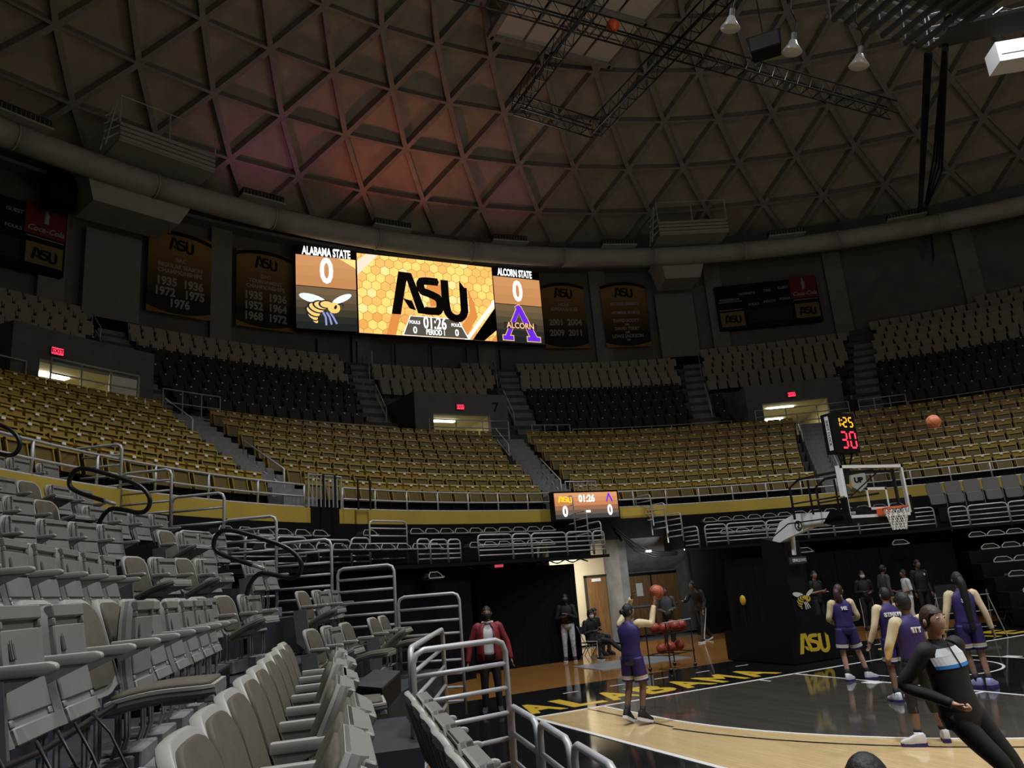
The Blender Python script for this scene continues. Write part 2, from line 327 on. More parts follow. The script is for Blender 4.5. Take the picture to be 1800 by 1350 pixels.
# vomitories
LAMPW = emi('tunnel_lamp', (1, .97, .85), 14); TUNY = mat('tunnel_yellow', (.50, .44, .22), .8); EXITM = emi('exit_red', (1, .03, .08), 2.2); NICHE = mat('grey_blue_paint', (.115, .125, .135), .8, noise=.15, nscale=2)
for az, hw, side in VOMS:
    b = mb(NICHE)
    b.arcwall(CB, 25.95, 26.25, WK, 10.35, az-BLK, az-hw, 3); b.arcwall(CB, 25.95, 26.25, WK, 10.35, az+hw, az+BLK, 3); b.arcwall(CB, 25.95, 26.25, 9.42, 10.35, az-hw, az+hw, 3)
    b.arcwall(CB, 26.25, 29.8, WK, 10.35, az-BLK, az-BLK+.5, 1); b.arcwall(CB, 26.25, 29.8, WK, 10.35, az+BLK-.5, az+BLK, 1)
    w = struct(b.obj('wall_vomitory_'+side)); fixn(w.data)
    b = mb(TUNY); b.arcwall(CB, 26.25, 33, 9.42, 9.6, az-hw-.4, az+hw+.4, 3); b.arcwall(CB, 26.25, 33, WK, 9.5, az-hw-.4, az-hw, 1)
    b.mat(CREAM); b.arcwall(CB, 26.25, 33, WK, 9.5, az+hw, az+hw+.4, 1); b.arcwall(CB, 32.8, 33, WK, 9.5, az-hw, az+hw, 2)
    b.mat(CONC); b.arcwall(CB, 26.25, 33, WK-.1, WK, az-hw, az+hw, 2); o = b.obj('tunnel', w); fixn(o.data)
    b = mb(DOORW).box(-.9, .9, -.1, 0, 0, 1.8); o = link('tunnel_door', b.mesh('tunnel_door'), w); o.location = pol(CB, 32.75, az-.2, WK); o.rotation_euler = (0, 0, rad(az-90))
    for q, (R, da) in enumerate(((27.2, .9), (30.3, .6))):
        o = tag(link('tunnel_light', mb(LAMPW).box(-.62, .62, -.13, .13, -.06, 0).mesh('tunnel_light')), f'{"front" if q == 0 else "back"} ceiling tube light in the {side} tunnel above the gold seats', 'light')
        o.location = pol(CB, R, az+da, 9.41); o.rotation_euler = (0, 0, rad(az-90))
    e = tag(link('exit_sign', mb(BLACK).box(-.19, .19, -.06, 0, -.12, .12).mesh('exit_sign')), f'small red exit sign over the {side} tunnel above the gold seats', 'sign')
    e.location = pol(CB, 25.93, az+(2.1 if side == 'left' else .2), 9.72); e.rotation_euler = (0, 0, rad(az-90))
    link('lit_face', mb(EXITM).box(-.17, .17, -.07, -.06, -.1, .1).mesh('lit_face'), e)
    text('lettering', 'EXIT', .17, BLACK, e, frame((0, -.072, 0), (1, 0, 0), (0, 0, 1)), bold=.004)
w = bpy.data.objects['wall_vomitory_middle']
text('lettering', '7', .6, BLACK, w, frame(pol(CB, 25.93, 89.2, 9.75), (1, 0, 0), (0, 0, 1)), bold=.01)
b = mb(PLATE).box(-.45, .45, -.03, 0, -.3, .3); o = tag(link('notice_board', b.mesh('notice_board')), 'white notice on the grey wall beside the left tunnel', 'sign'); o.location = pol(CB, 25.93, 123.6, 9.05); o.rotation_euler = (0, 0, rad(33))
link('divider', mb(STEEL).box(-.45, .45, -.035, -.03, -.02, .02).mesh('divider'), o)
# ------------------------------------------------------------------ dome
NN = 70; DA = 360/NN
RG = [(41.0, 21.4), (39.0, 23.3), (36.8, 25.0), (34.3, 26.5), (31.9, 27.85), (29.3, 29.1), (26.6, 30.2), (23.8, 31.1), (20.9, 31.9)]
def node(i, k): return pol(O2, RG[i][0], 90+DA*(k+(.5 if i % 2 == 0 else 0)), RG[i][1])
CEIL = link('ceiling', None); CEIL['kind'] = 'structure'; CEIL.empty_display_size = .1
def tri(i, k, upw):  # upward: two nodes on ring i, one on ring i+1
    if upw:
        a, b_ = node(i, k), node(i, k+1); c = node(i+1, k+1 if i % 2 == 0 else k) if i % 2 == 0 else node(i+1, k)
        return a, b_, c
    a, b_ = node(i+1, k), node(i+1, k+1); c = node(i, k+1) if (i+1) % 2 == 0 else node(i, k)
    return a, b_, c
def panel(bb, t):
    a, b_, c = t; g = (a+b_+c)/3; nrm = (b_-a).cross(c-a).normalized()
    if nrm.z < 0: nrm = -nrm
    P = [p+nrm*.42 for p in (a, b_, c)]; G = g+nrm*.60
    vs = P+[G]+[(P[i]+P[(i+1) % 3])/2+nrm*.05 for i in range(3)]
    bb.add(vs, [(0, 4, 3), (4, 1, 3), (1, 5, 3), (5, 2, 3), (2, 6, 3), (6, 0, 3)])
def infr(p, mx=120):
    q = inview(p); return q and -mx < q[0] < 1800+mx and -mx < q[1] < 1350
rest = mb(DOMEP); rests = mb(DOMES); nst = 0; npn = 0
for i in range(len(RG)-1):
    for k in range(NN):
        for upw in (True, False):
            t = tri(i, k, upw)
            if any(infr(p) for p in t) and npn < 296:
                bb = mb(DOMEP); panel(bb, t); bb.obj('ceiling_panel', CEIL, smooth=True); npn += 1
            else: panel(rest, t)
        a, a1 = node(i, k), node(i, k+1); u = node(i+1, k); u2 = node(i+1, k+1) if i % 2 == 0 else node(i+1, k-1)
        for p, q in ((a, a1), (a, u), (a, u2)):
            mid = (p+q)/2; nv = V((mid.x, mid.y, mid.z+33)).normalized()
            hor = abs(p.z-q.z) < .01
            w = .13 if hor else .24
            tgt = rests
            if (infr(p, 40) or infr(q, 40)) and nst < 296: tgt = mb(DOMES); nst += 1
            tgt.bar(p+nv*.18, q+nv*.18, w, .5, up=nv)
            if tgt is not rests: tgt.obj('ceiling_rib', CEIL)
o = rest.obj('ceiling_panel_field', CEIL, smooth=True); o['kind'] = 'stuff'; o = rests.obj('ceiling_rib_field', CEIL); o['kind'] = 'stuff'
b = mb(DOMEP); b.lathe([(20.9, 32.5), (15, 34.2), (8, 35.5), (.1, 36)], n=70, caps=False); o = b.obj('ceiling_crown', CEIL, smooth=True)
b = mb(DOMEP); b.lathe([(41.4, 21.2), (41.2, 22.3)], n=70, caps=False); b.obj('ceiling_curb', CEIL)
# sky panels under the ring
SKY = mat('pale_acoustic_panel', (.62, .59, .52), .8, noise=.04, nscale=3)
t = thing('suspended_panel_deck', 'pale square panels in steel frame hung under the dome top', 'ceiling panel', (3.6, 26.2, 27))
for x in (-3.3, 0, 3.3): t_ = mb(DOMES).bar((x, -3.3, .05), (x, 3.4, .05), .28, .3).obj('frame_beam', t)
for y in (-3.2, .1, 3.3): mb(DOMES).bar((-3.3, y, .05), (3.3, y, .05), .26, .3).obj('frame_beam', t)
for i in range(4):
    for j in range(4):
        x0 = -3.16+1.62*i+(.08 if i > 1 else 0); y0 = -3.1+1.6*j+(.05 if j > 1 else 0)
        mb(SKY).box(x0, x0+1.47, y0, y0+1.46, .1, .16).obj('panel', t)
for x in (-3.2, 3.2):
    for y in (-3.1, 3.3): mb(DOMES).tube([(x, y, .1), (x*1.02, y, 2.2)], .03, 5).obj('hanger', t)
# duct ring
t = thing('air_duct', 'round painted air duct ringing the foot of the dome', 'air duct')
for k in range(-3, 24):
    a0 = -2+8.2*k-.9; pts = [pol(O2, 36.6, a0+8.2*q/6, 19.35) for q in range(7)]
    mb(DUCT).tube(pts, .52, 14).obj('duct_section', t, smooth=True)
    mb(DUCT).tube([pts[0]+(pts[1]-pts[0])*.0, pts[0]+(pts[1]-pts[0])*.06], .56, 14).obj('duct_collar', t)
DARKG = mat('dark_grille', (.02, .02, .02), .5)
for k, az in enumerate((120.1, 104.8, 94.5, 84.2, 74.2, 59.0, 48.9)):
    d = thing('duct_diffuser', ('diffuser grille on the air duct, %s from the left end of the picture' % ('first', 'second', 'third', 'fourth', 'fifth', 'sixth', 'seventh')[k]), 'vent', pol(O2, 36.2, az, 19.98), rad(az-90))
    mb(DUCT).box(-1.0, 1.0, -.35, .3, -.2, -.12).obj('tray', d); mb(DARKG).box(-.95, .95, -.28, .25, -.12, .2).obj('grille', d)
    for q in range(12): mb(STEEL).box(-.93+.16*q, -.91+.16*q, -.30, -.28, -.1, .14).obj('louvre', d)
for az, lab, w2 in ((112.6, 'large boxy duct drop under the air duct beside the leftmost pair of hanging banners', 2.3), (68.2, 'small boxy duct drop under the air duct above the old wall scoreboard', 1.35)):
    d = thing('duct_drop', lab, 'air duct', pol(O2, 37.4, az, 18.2), rad(az-90))
    b = mb(DUCT); b.hexa([(-w2*.75, -.3, 0), (w2*.75, -.3, 0), (w2*.75, 1.6, 0), (-w2*.75, 1.6, 0), (-w2, -.9, 1.25), (w2, -.9, 1.25), (w2, 1.6, 1.25), (-w2, 1.6, 1.25)]); b.obj('housing', d)
    mb(DUCT).box(-w2*1.05, w2*1.05, -1.0, 1.6, 1.2, 1.3).obj('flange', d); mb(BEAM).tube([(w2*.6, -.2, 0), (w2*.6, -.2, -.5)], .03, 5).obj('drain_pipe', d)
    if w2 > 2: mb(DRAPE).box(-w2*1.35, -w2*.9, .4, 1.5, -.1, 1.2).obj('side_opening', d)
    p = thing('service_platform', 'slatted service platform on the duct %s' % ('at the far left wall' if w2 > 2 else 'right of the big screens'), 'platform', pol(O2, 35.4, az-.6, 20.1), rad(az-90))
    hw = 1.95
    for q in range(4): mb(DUCT).bar((-hw, -.2, .05+.2*q), (hw, -.2+.0, .05+.2*q), .1, .14).obj('slat', p)
    mb(DUCT).box(-hw, hw, -.2, 1.6, -.08, 0).obj('deck', p)
    for x in (-hw, 0, hw): mb(PIPE).tube([(x, -.2, .7), (x, -.2, 1.95)], .035, 5).obj('post', p)
    mb(PIPE).tube([(-hw, -.2, 1.9), (hw, -.2, 1.9)], .025, 5).obj('rail', p)
    for q in range(4): mb(PIPE).tube([(-hw-.55, -.15, -.25+.34*q), (-hw, -.15, .25+.34*q)], .03, 5).obj('ladder_rung', p)
    for y in (-.25, .25): mb(PIPE).tube([(-hw-.5, y, -.5), (-hw-.15, y, 1.6)], .03, 5).obj('ladder_rail', p)
# ------------------------------------------------------------------ bowl seats
def mk_gold():
    t = thing('stadium_seat', 'x', 'seat')
    back = mb(GOLD); back.hexa([(-.265, -.02, .36), (.265, -.02, .36), (.265, .03, .36), (-.265, .03, .36), (-.25, -.12, .86), (.25, -.12, .86), (.25, -.05, .86), (-.25, -.05, .86)])
    back.hexa([(-.255, -.14, .84), (.255, -.14, .84), (.255, -.02, .84), (-.255, -.02, .84), (-.24, -.13, .89), (.24, -.13, .89), (.24, -.05, .89), (-.24, -.05, .89)])
    back.obj('backrest', t)
    pan = mb(GOLD_D); pan.hexa([(-.235, .06, .30), (.235, .06, .30), (.235, .15, .30), (-.235, .15, .30), (-.235, .0, .69), (.235, .0, .69), (.235, .06, .69), (-.235, .06, .69)])
    pan.mat(GOLD)
    for x in (-.235, .205): pan.hexa([(x, .15, .30), (x+.03, .15, .30), (x+.03, .175, .30), (x, .175, .30), (x, .06, .70), (x+.03, .06, .70), (x+.03, .085, .70), (x, .085, .70)])
    pan.hexa([(-.235, .05, .66), (.235, .05, .66), (.235, .1, .66), (-.235, .1, .66), (-.235, .04, .70), (.235, .04, .70), (.235, .09, .70), (-.235, .09, .70)])
    pan.obj('seat_pan', t)
    b = mb(BLACK)
    b.box(-.28, -.255, -.1, .12, 0, .62).box(-.24, .24, -.06, .04, .0, .3); b.obj('standard', t)
    mb(PLATE).hexa([(-.045, -.03, .80), (.045, -.03, .80), (.045, -.005, .80), (-.045, -.005, .80), (-.045, -.035, .85), (.045, -.035, .85), (.045, -.012, .85), (-.045, -.012, .85)]).obj('number_plate', t)
    return t
def mk_plain(m1, m2):
    b = mb(m1); b.hexa([(-.25, -.02, .36), (.25, -.02, .36), (.25, .03, .36), (-.25, .03, .36), (-.24, -.13, .86), (.24, -.13, .86), (.24, -.07, .86), (-.24, -.07, .86)])
    b.hexa([(-.22, .06, .30), (.22, .06, .30), (.22, .15, .30), (-.22, .15, .30), (-.22, .0, .69), (.22, .0, .69), (.22, .06, .69), (-.22, .06, .69)])
    b.mat(m2).box(-.03, .03, -.07, -.05, .79, .83) if m2 else None
    b.mat(BLACK).box(-.27, -.25, -.1, .12, 0, .6).box(-.2, .2, -.05, .03, 0, .3)
    return b.mesh('stadium_seat')
def dup(root, loc, rz, label, group):
    r = root.copy(); COL.objects.link(r); r.location = loc; r.rotation_euler = (0, 0, rz); r['label'] = label; r['group'] = group
    for ch in root.children:
        c = ch.copy(); COL.objects.link(c); c.parent = r
        for g in ch.children: d = g.copy(); COL.objects.link(d); d.parent = c
    return r
def gaps(aa, t, hw, R): return [(lerp(*a, t)-math.degrees(hw/R), lerp(*a, t)+math.degrees(hw/R)) for a in aa]
def row_spots(R, a0, a1, pitch, gp):
    out = []; edges = sorted([a0]+[x for g in gp for x in g if a0 < x < a1]+[a1]); lo = [e for e in edges]
    for s, e in zip(edges, edges[1:]):
        mid = (s+e)/2
        if any(g[0] <= mid <= g[1] for g in gp): continue
        n = int(rad(e-s)*R/pitch); 
        if n < 1: continue
        off = (rad(e-s)*R-n*pitch)/2
        for i in range(n): out.append((s+math.degrees((off+pitch*(i+.5))/R), n-i))
    return out
gold, blk, tau = [], [], []
for k in range(YN):
    R = YR+YT*k
    for az, q in row_spots(R, 26, 156, .585, gaps(LOWA, k/(YN-1), .62, R)): gold.append((k, pol(CB, R, az, YZ+YH*k), az, q))
NB = {0: 6, 1: 6, 2: 5, 3: 6}
for j in range(13):
    R = UR+UT*j; z = UZ+UH*j; gp = gaps(UPA, min(1, j/9), .6, R)
    for az, q in row_spots(R, 22, 140, .56, gp):
        p = pol(CB, R, az, z)
        if hypot(p.x, p.y) > 39.7: continue
        vz = [v for v in VOMS if abs(az-v[0]) < BLK+1.1]
        if vz and (j < 4 or (vz[0][2] == 'middle' and j > 7)): continue
        if vz: tau.append((j, p, az, q))
        elif j < (6 if az > 101 else 5): blk.append((j, p, az, q))
        else: tau.append((j, p, az, q))
def nth(q): return f'{q}'+('th' if 10 < q < 20 else {1: 'st', 2: 'nd', 3: 'rd'}.get(q % 10, 'th'))
def rank(L, n):
    vis = []; rest = []
    for s in L:
        q = inview(s[1]+V((0, 0, .6)))
        (vis if q and -10 < q[0] < 1810 and -10 < q[1] < 1360 else rest).append((q[2] if q else 99, s))
    vis.sort(key=lambda x: x[0])
    return [s for _, s in vis[:n]], [s for _, s in vis[n:]]+[s for _, s in rest]
ORD = ('first', 'second', 'third', 'fourth', 'fifth', 'sixth', 'seventh', 'eighth', 'ninth', 'tenth', 'eleventh', 'twelfth', 'thirteenth')
def sector(az, aa): 
    n = sum(1 for a in aa if az < lerp(*a, .5)); return n
GSEC = {5: 'far left block', 4: 'block left of the stairs', 3: 'block', 2: 'block', 1: 'block', 0: 'block'}
def gname(az): return ('right edge block', 'hoop block', 'middle block', 'screen block', 'left edge block', 'left edge block')[min(5, sum(1 for a in LOWA[::-1] if az > lerp(*a, .5)))]
g0 = mk_gold(); first = True
ind, rest = rank(gold, 298)
def join(L, me, name, label):
    vs, fs, mi = [], [], []; base = [v.co.copy() for v in me.vertices]; pf = [(tuple(p.vertices), p.material_index) for p in me.polygons]
    for k, p, az, q_ in L:
        a = rad(az+90); c, s = cos(a), sin(a); o = len(vs)
        vs += [(p.x+c*v.x-s*v.y, p.y+s*v.x+c*v.y, p.z+v.z) for v in base]
        for f, q in pf: fs.append(tuple(i+o for i in f)); mi.append(q)
    m2 = bpy.data.meshes.new(name); m2.from_pydata(vs, [], fs)
    for mm in me.materials: m2.materials.append(mm)
    m2.polygons.foreach_set('material_index', mi); m2.update()
    o = link(name, m2); o['kind'] = 'stuff'; o['label'] = label; return o
def flatmesh(t):
    b = bmesh.new(); ms = []; 
    for ch in t.children:
        me = ch.data.copy(); off = len(ms); ms += list(me.materials)
        for p in me.polygons: p.material_index += off
        b.from_mesh(me)
    me = bpy.data.meshes.new('flat'); b.to_mesh(me); b.free()
    for mm in ms: me.materials.append(mm)
    return me
GF = flatmesh(g0)
for k, p, az, q in ind:
    lab = f'gold folded stadium seat, {nth(q)} from the left stairs, {ORD[k]} row of the {gname(az)}'; grp = 'gold stadium seats'
    if first: g0.location = p; g0.rotation_euler = (0, 0, rad(az+90)); g0['label'] = lab; g0['group'] = grp; first = False
    else: dup(g0, p, rad(az+90), lab, grp)
join(rest, GF, 'stadium_seat_field', 'remaining gold stadium seats')
def plain_rows(L, m1, m2, colour, n):
    me = mk_plain(m1, m2); ind, rest = rank(L, n)
    for j, p, az, q in ind:
        side = 'at far left' if az > 119 else ('under the banners at left' if az > 98.4 else ('above the middle tunnel' if az > 83.6 else ('right of middle tunnel' if az > 64.8 else ('above the right tunnel' if az > 48.4 else 'at right edge'))))
        o = link(colour+'_seat', me); o.location = p; o.rotation_euler = (0, 0, rad(az+90))
        tag(o, f'{colour} seat, {nth(q)} from left stairs, {ORD[j]} upper row, {side}', 'seat', f'{colour} upper seats')
    if rest: join(rest, me, 'upper_seat_field', f'remaining {colour} upper seats')
plain_rows(blk, BSEAT, PLATE, 'black', 280)
plain_rows(tau, TAUPE, None, 'taupe', 290)
# ------------------------------------------------------------------ pipe rails round the bowl
def arcrail(name, label, R, z0, hs, a0, a1, npost, c=CB, r=.024, mm=PIPE, closed=True):
    t = thing(name, label, 'railing', pol(c, R, (a0+a1)/2, z0)); o = V(t.location); n = max(3, int(abs(a1-a0)/2))
    for h in hs: mb(mm).tube([pol(c, R, lerp(a0, a1, i/n), z0+h)-o for i in range(n+1)], r, 6).obj('rail', t, smooth=True)
    for i in range(npost+1): p = pol(c, R, lerp(a0, a1, i/npost), z0)-o; mb(mm).tube([p, p+V((0, 0, hs[-1]))], r*1.1, 6).obj('post', t, smooth=True)
    return t
arcrail('front_railing', 'grey pipe railing on the yellow fascia, left of the black stair gate', 17.7, 4.3, (.05, .3, .58), 125, 178, 11)
arcrail('front_railing', 'long grey pipe railing on the yellow fascia, between black gate and small hanging scoreboard', 17.7, 4.3, (.05, .3, .58), 95, 120.8, 7)
arcrail('front_railing', 'long grey pipe railing on the yellow fascia, behind the hoop and onward', 17.7, 4.3, (.05, .3, .58), 20, 89.5, 17)
arcrail('walkway_railing', 'low pipe railing below the black seats, left of the middle tunnel', 26.0, WK, (.5, .85, 1.2), 99.5, 115.5, 7)
arcrail('walkway_railing', 'low pipe railing below the black seats, right of the middle tunnel', 26.0, WK, (.5, .85, 1.2), 64.0, 81.0, 8)
arcrail('walkway_railing', 'low pipe railing under the seats at the right edge', 26.0, WK, (.5, .85, 1.2), 24, 46.5, 10)
for n, a0, a1 in (('left of the middle stairs', 116, 120.6), ('before the left tunnel', 123.6, 129.8), ('at the far left edge', 130.2, 140), ('before the middle tunnel', 88.8, 97.2), ('right of the middle tunnel stairs', 81.4, 85.5), ('before the right tunnel', 52.5, 62), ('right of the right tunnel', 47, 51.5)):
    arcrail('tunnel_railing', f'four-bar pipe railing {n}', 25.1 if 'tunnel' in n and 'stairs' not in n else 25.9, WK, (.4, .82, 1.24, 1.68) if a1 > 98 else (.4, .75, 1.08, 1.4), a0, a1, 3)
def slope_rail(label, p, q, h=.9):
    p, q = V(p), V(q); t = thing('stair_handrail', label, 'handrail', p); d = q-p; up = V((0, 0, h))
    mb(PIPE).tube([V((0, 0, 0)), up, d+up, d], .024, 6).obj('rail', t, smooth=True); mb(PIPE).tube([up*.5, d+up*.5], .02, 6).obj('lower_rail', t, smooth=True)
for aa, nm in zip(LOWA[1:4], ('left', 'middle', 'right')):
    for s, (k0, k1) in enumerate(((.4, 2.6), (4.2, 6.3))):
        f = lambda k: pol(CB, YR+YT*k, lerp(*aa, k/(YN-1))-(.9 if s == 0 else -1.4), YZ+YH*k)
        slope_rail(f'{("lower", "upper")[s]} pipe handrail on the {nm} stairs between the gold blocks', f(k0), f(k1))
for aa, nm in zip(UPA[1:5], ('left tunnel', 'middle tunnel left side', 'middle tunnel right side', 'right tunnel left side')):
    for s, (k0, k1) in enumerate(((.6, 3.6), (6.2, 8.0))):
        f = lambda k: pol(CB, UR+UT*k, lerp(*aa, k/9)+(-1 if 'left side' in nm else 1)*1.0, UZ+UH*k)
        slope_rail(f'{("lower", "upper")[s]} pipe handrail on the upper stairs by the {nm}', f(k0), f(k1))
def gate(label, az0, az1, nb, mm, R=17.68, z=4.3, h=.85, cat='gate'):
    t = thing('railing_gate', label, cat, pol(CB, R, (az0+az1)/2, z)); o = V(t.location); P = [pol(CB, R, lerp(az0, az1, i/nb), z)-o for i in range(nb+1)]
    mb(mm).tube([P[0], P[0]+V((0, 0, h)), P[-1]+V((0, 0, h)), P[-1]], .028, 6).obj('gate_frame', t)
    for p in P[1:-1]: mb(mm).tube([p, p+V((0, 0, h))], .018, 5).obj('gate_bar', t)
    return t
gate('grey barred gate on the fascia at the foot of the left stairs', 121.0, 124.6, 8, PIPE); gate('grey barred gate above the small hanging scoreboard', 90.0, 93.8, 7, PIPE, h=.95)
gate('black stair gate hoop left of the grey barred gate', 122.9, 124.2, 1, RUB, h=.8, R=17.3); gate('black stair gate hoop right of the grey barred gate', 118.9, 120.3, 1, RUB, h=.75, R=17.3)
# ------------------------------------------------------------------ big screens
YS = 38.6
EW = emi('screen_white', (1, 1, 1), 1.5)
def strip_grad(b, fn, x0, x1, z0, z1, cols, nm, s=1.):
    n = len(cols)
    for i, c in enumerate(cols):
        b.mat(emi(f'screen_{nm}_{i}', c, s)); a, e = lerp(z0, z1, i/n), lerp(z0, z1, (i+1)/n)
        b.prism(rect(x0, x1, a, e), fn, .10, .105)
def scr(y): return lambda u, v, d: (u, y-d, v)
fs = scr(YS)
def panel_thing(label, x0, x1, z0, z1, y=YS):
    t = thing('video_screen', label, 'screen', (0, 0, 0)); mb(BLACK).box(x0, x1, y-.1, y+.35, z0, z1).obj('screen_housing', t); return t
def wasp(b, fn, cx, cz, s, dk, yl, wh, bl, d0, d1):
    E = lambda x, z, rx, rz, an=0, n=16: [(cx+s*(x+rx*cos(2*pi*k/n)*cos(an)-rz*sin(2*pi*k/n)*sin(an)), cz+s*(z+rx*cos(2*pi*k/n)*sin(an)+rz*sin(2*pi*k/n)*cos(an))) for k in range(n)]
    for p in (E(-.5, .42, .52, .17, -.22), E(.62, .5, .42, .13, .5)): b.mat(wh).prism(p, fn, d0, d1)
    for i, (x, z, r) in enumerate(((-.45, -.42, .16), (-.52, -.27, .22), (-.5, -.1, .27), (-.38, .06, .29), (-.2, .17, .27), (.0, .22, .24))):
        b.mat(dk).prism(E(x, z, r+.05, r*.62+.03, -.9+.18*i), fn, d0+.002*i, d1+.002*i); b.mat(yl).prism(E(x+.02, z+.0, r, r*.55, -.9+.18*i), fn, d0+.002*i+.001, d1+.002*i+.001)
    b.mat(yl).prism(E(.3, .1, .24, .22), fn, d0+.02, d1+.02); b.mat(dk).prism(E(.36, .13, .05, .09, -.4), fn, d0+.022, d1+.022)
    for k in range(3):
        strokes(b.mat(bl), [(cx+s*(-.12+.14*k), cz+s*(-.1)), (cx+s*(-.02+.15*k), cz+s*-.3), (cx+s*(.0+.2*k), cz+s*(-.62+.04*k))], s*.07, fn, d0+.015, d1+.015)
    b.mat(dk); strokes(b, [(cx+s*.45, cz+s*.25), (cx+s*.62, cz+s*.3), (cx+s*.66, cz+s*.18)], s*.045, fn, d0+.02, d1+.02)
T1 = panel_thing('left team panel of the big screens with the flying wasp emblem', -7.17, -4.09, 15.08, 19.05)
b = MB(); strip_grad(b, fs, -7.15, -4.11, 15.1, 17.33, [(.012, .016, .015), (.022, .023, .02), (.05, .042, .028), (.09, .066, .04), (.14, .095, .05), (.18, .115, .06)], 'lowl')
strip_grad(b, fs, -7.15, -4.11, 17.37, 19.03, [(.60, .27, .10), (.64, .29, .11), (.68, .32, .13)], 'topl'); b.mat(emi('screen_gold', (1, .75, .25), 1.1)).prism([(-4.11, 18.55), (-4.11, 19.03), (-5.0, 19.03)], fs, .106, .11); b.obj('screen_image', T1)
text('score_digit', '0', 1.9, EW, T1, frame((-5.62, YS-.12, 18.2), (1, 0, 0), (0, 0, 1)), bold=.05, sx=.72)
b = MB(); wasp(b, fs, -5.68, 16.15, 1.32, emi('wasp_dark', (.02, .015, .03)), emi('wasp_yellow', (.9, .62, .18), 1.1), emi('wasp_wing', (.85, .92, 1), 1.1), emi('wasp_leg', (.30, .34, .75), 1.0), .11, .115); b.obj('wasp_emblem', T1)
text('lettering', 'ALABAMA STATE', .62, EW, T1, frame((-5.6, YS-.12, 19.26), (1, 0, 0), (0, 0, 1)), bold=.02, sx=.52); mb(BLACK).box(-7.17, -4.05, YS-.1, YS+.3, 19.05, 19.5).obj('name_strip', T1)
T2 = panel_thing('large middle screen showing black letters on a gold honeycomb', -4.06, 3.70, 15.03, 19.47)
b = MB(); b.mat(emi('comb_gap', (.62, .26, .05))).prism(rect(-4.03, 3.66, 15.06, 19.45), fs, .10, .104)
rr = random.Random(3); HX = [emi('comb_%d' % i, c, 1.12) for i, c in enumerate(((1, .72, .20), (1, .80, .32), (.92, .52, .14), (1, .64, .16), (.85, .40, .10)))]
for r in range(11):
    for q in range(17):
        cx, cz = -4.05+.50*q+(.25 if r % 2 else 0), 15.1+.435*r
        pts = [(min(3.66, max(-4.03, cx+.272*cos(pi/2+pi/3*k))), min(19.45, max(15.06, cz+.272*sin(pi/2+pi/3*k)))) for k in range(6)]
        if cx < -4.2 or cx > 3.8 or cz > 19.6: continue
        ok = max(p[0] for p in pts)-min(p[0] for p in pts) > .1 and max(p[1] for p in pts)-min(p[1] for p in pts) > .1
        if ok: b.mat(HX[(2 if rr.random() < .35 else rr.choice((0, 0, 1, 3))) if cz > 16 else rr.choice((0, 2, 3, 4))]).prism(pts, fs, .104, .107)
OR = emi('comb_orange', (.80, .30, .07)); b.mat(OR)
for pl in ([(2.1, 18.0), (2.45, 17.2), (2.6, 16.4), (1.7, 15.06), (1.1, 15.06), (2.15, 16.6)], [(-2.2, 16.5), (-1.7, 16.5), (-2.1, 15.06), (-2.6, 15.06)], [(-.3, 18.1), (.7, 18.1), (.75, 16.9), (-.1, 16.8)]): b.prism(pl, fs, .108, .110)
for pl, c in (([(3.66, 17.0), (3.66, 15.7), (2.9, 15.06), (2.2, 15.06)], BLACK), ([(3.66, 17.5), (3.66, 17.15), (2.0, 15.06), (1.75, 15.06)], EW), ([(3.3, 15.06), (3.66, 15.5), (3.66, 15.06)], OR), ([(-4.03, 19.0), (-3.55, 19.45), (-2.9, 19.45), (-4.03, 18.2)], emi('comb_pale', (1, .85, .65)))): b.mat(c).prism(pl, fs, .110, .112)
b.obj('screen_image', T2)
b = mb(mat('screen_black', (.004, .004, .004), .6)); letters_asu(b, lambda u, v, d: (-2.28+u*2.72, YS-d, 16.0+v*2.68), .115, .125); b.obj('team_letters', T2)
GREYS = emi('screen_grey', (.10, .085, .065)); b = mb(EW); b.prism([(-1.75, 15.08), (2.0, 15.08), (1.42, 16.18), (-1.3, 16.18)], fs, .126, .128); b.mat(GREYS).prism([(-1.68, 15.1), (1.93, 15.1), (1.38, 16.15), (-1.26, 16.15)], fs, .128, .131); b.obj('clock_plate', T2)
def stext(nm, s, size, x, z, t, y=YS, mm=EW, **k): return text(nm, s, size, mm, t, frame((x, y-.135, z), (1, 0, 0), (0, 0, 1)), **k)
stext('clock_digits', '01:26', .95, .08, 15.83, T2, bold=.02, sx=.62); stext('lettering', 'PERIOD 1', .42, .1, 15.32, T2, bold=.01, sx=.62)
for x in (-1.05, 1.3): stext('lettering', 'FOULS', .25, x, 15.82, T2, bold=.006, sx=.8); stext('score_digit', '0', .52, x, 15.38, T2, bold=.012, sx=.85)
T3 = panel_thing('right team panel of the big screens with the purple letter emblem', 3.70, 6.67, 15.03, 18.98)
b = MB(); strip_grad(b, fs, 3.72, 6.65, 15.06, 17.3, [(.012, .016, .015), (.022, .023, .02), (.05, .042, .028), (.09, .066, .04), (.14, .095, .05), (.18, .115, .06)], 'lowl'); strip_grad(b, fs, 3.72, 6.65, 17.34, 18.96, [(.60, .27, .10), (.64, .29, .11), (.68, .32, .13)], 'topl'); b.obj('screen_image', T3)
text('score_digit', '0', 1.7, EW, T3, frame((5.18, YS-.12, 18.1), (1, 0, 0), (0, 0, 1)), bold=.05, sx=.72)
PU = emi('emblem_purple', (.12, .02, .62), 1.3); AL = emi('emblem_gold', (.9, .55, .2)); b = MB()
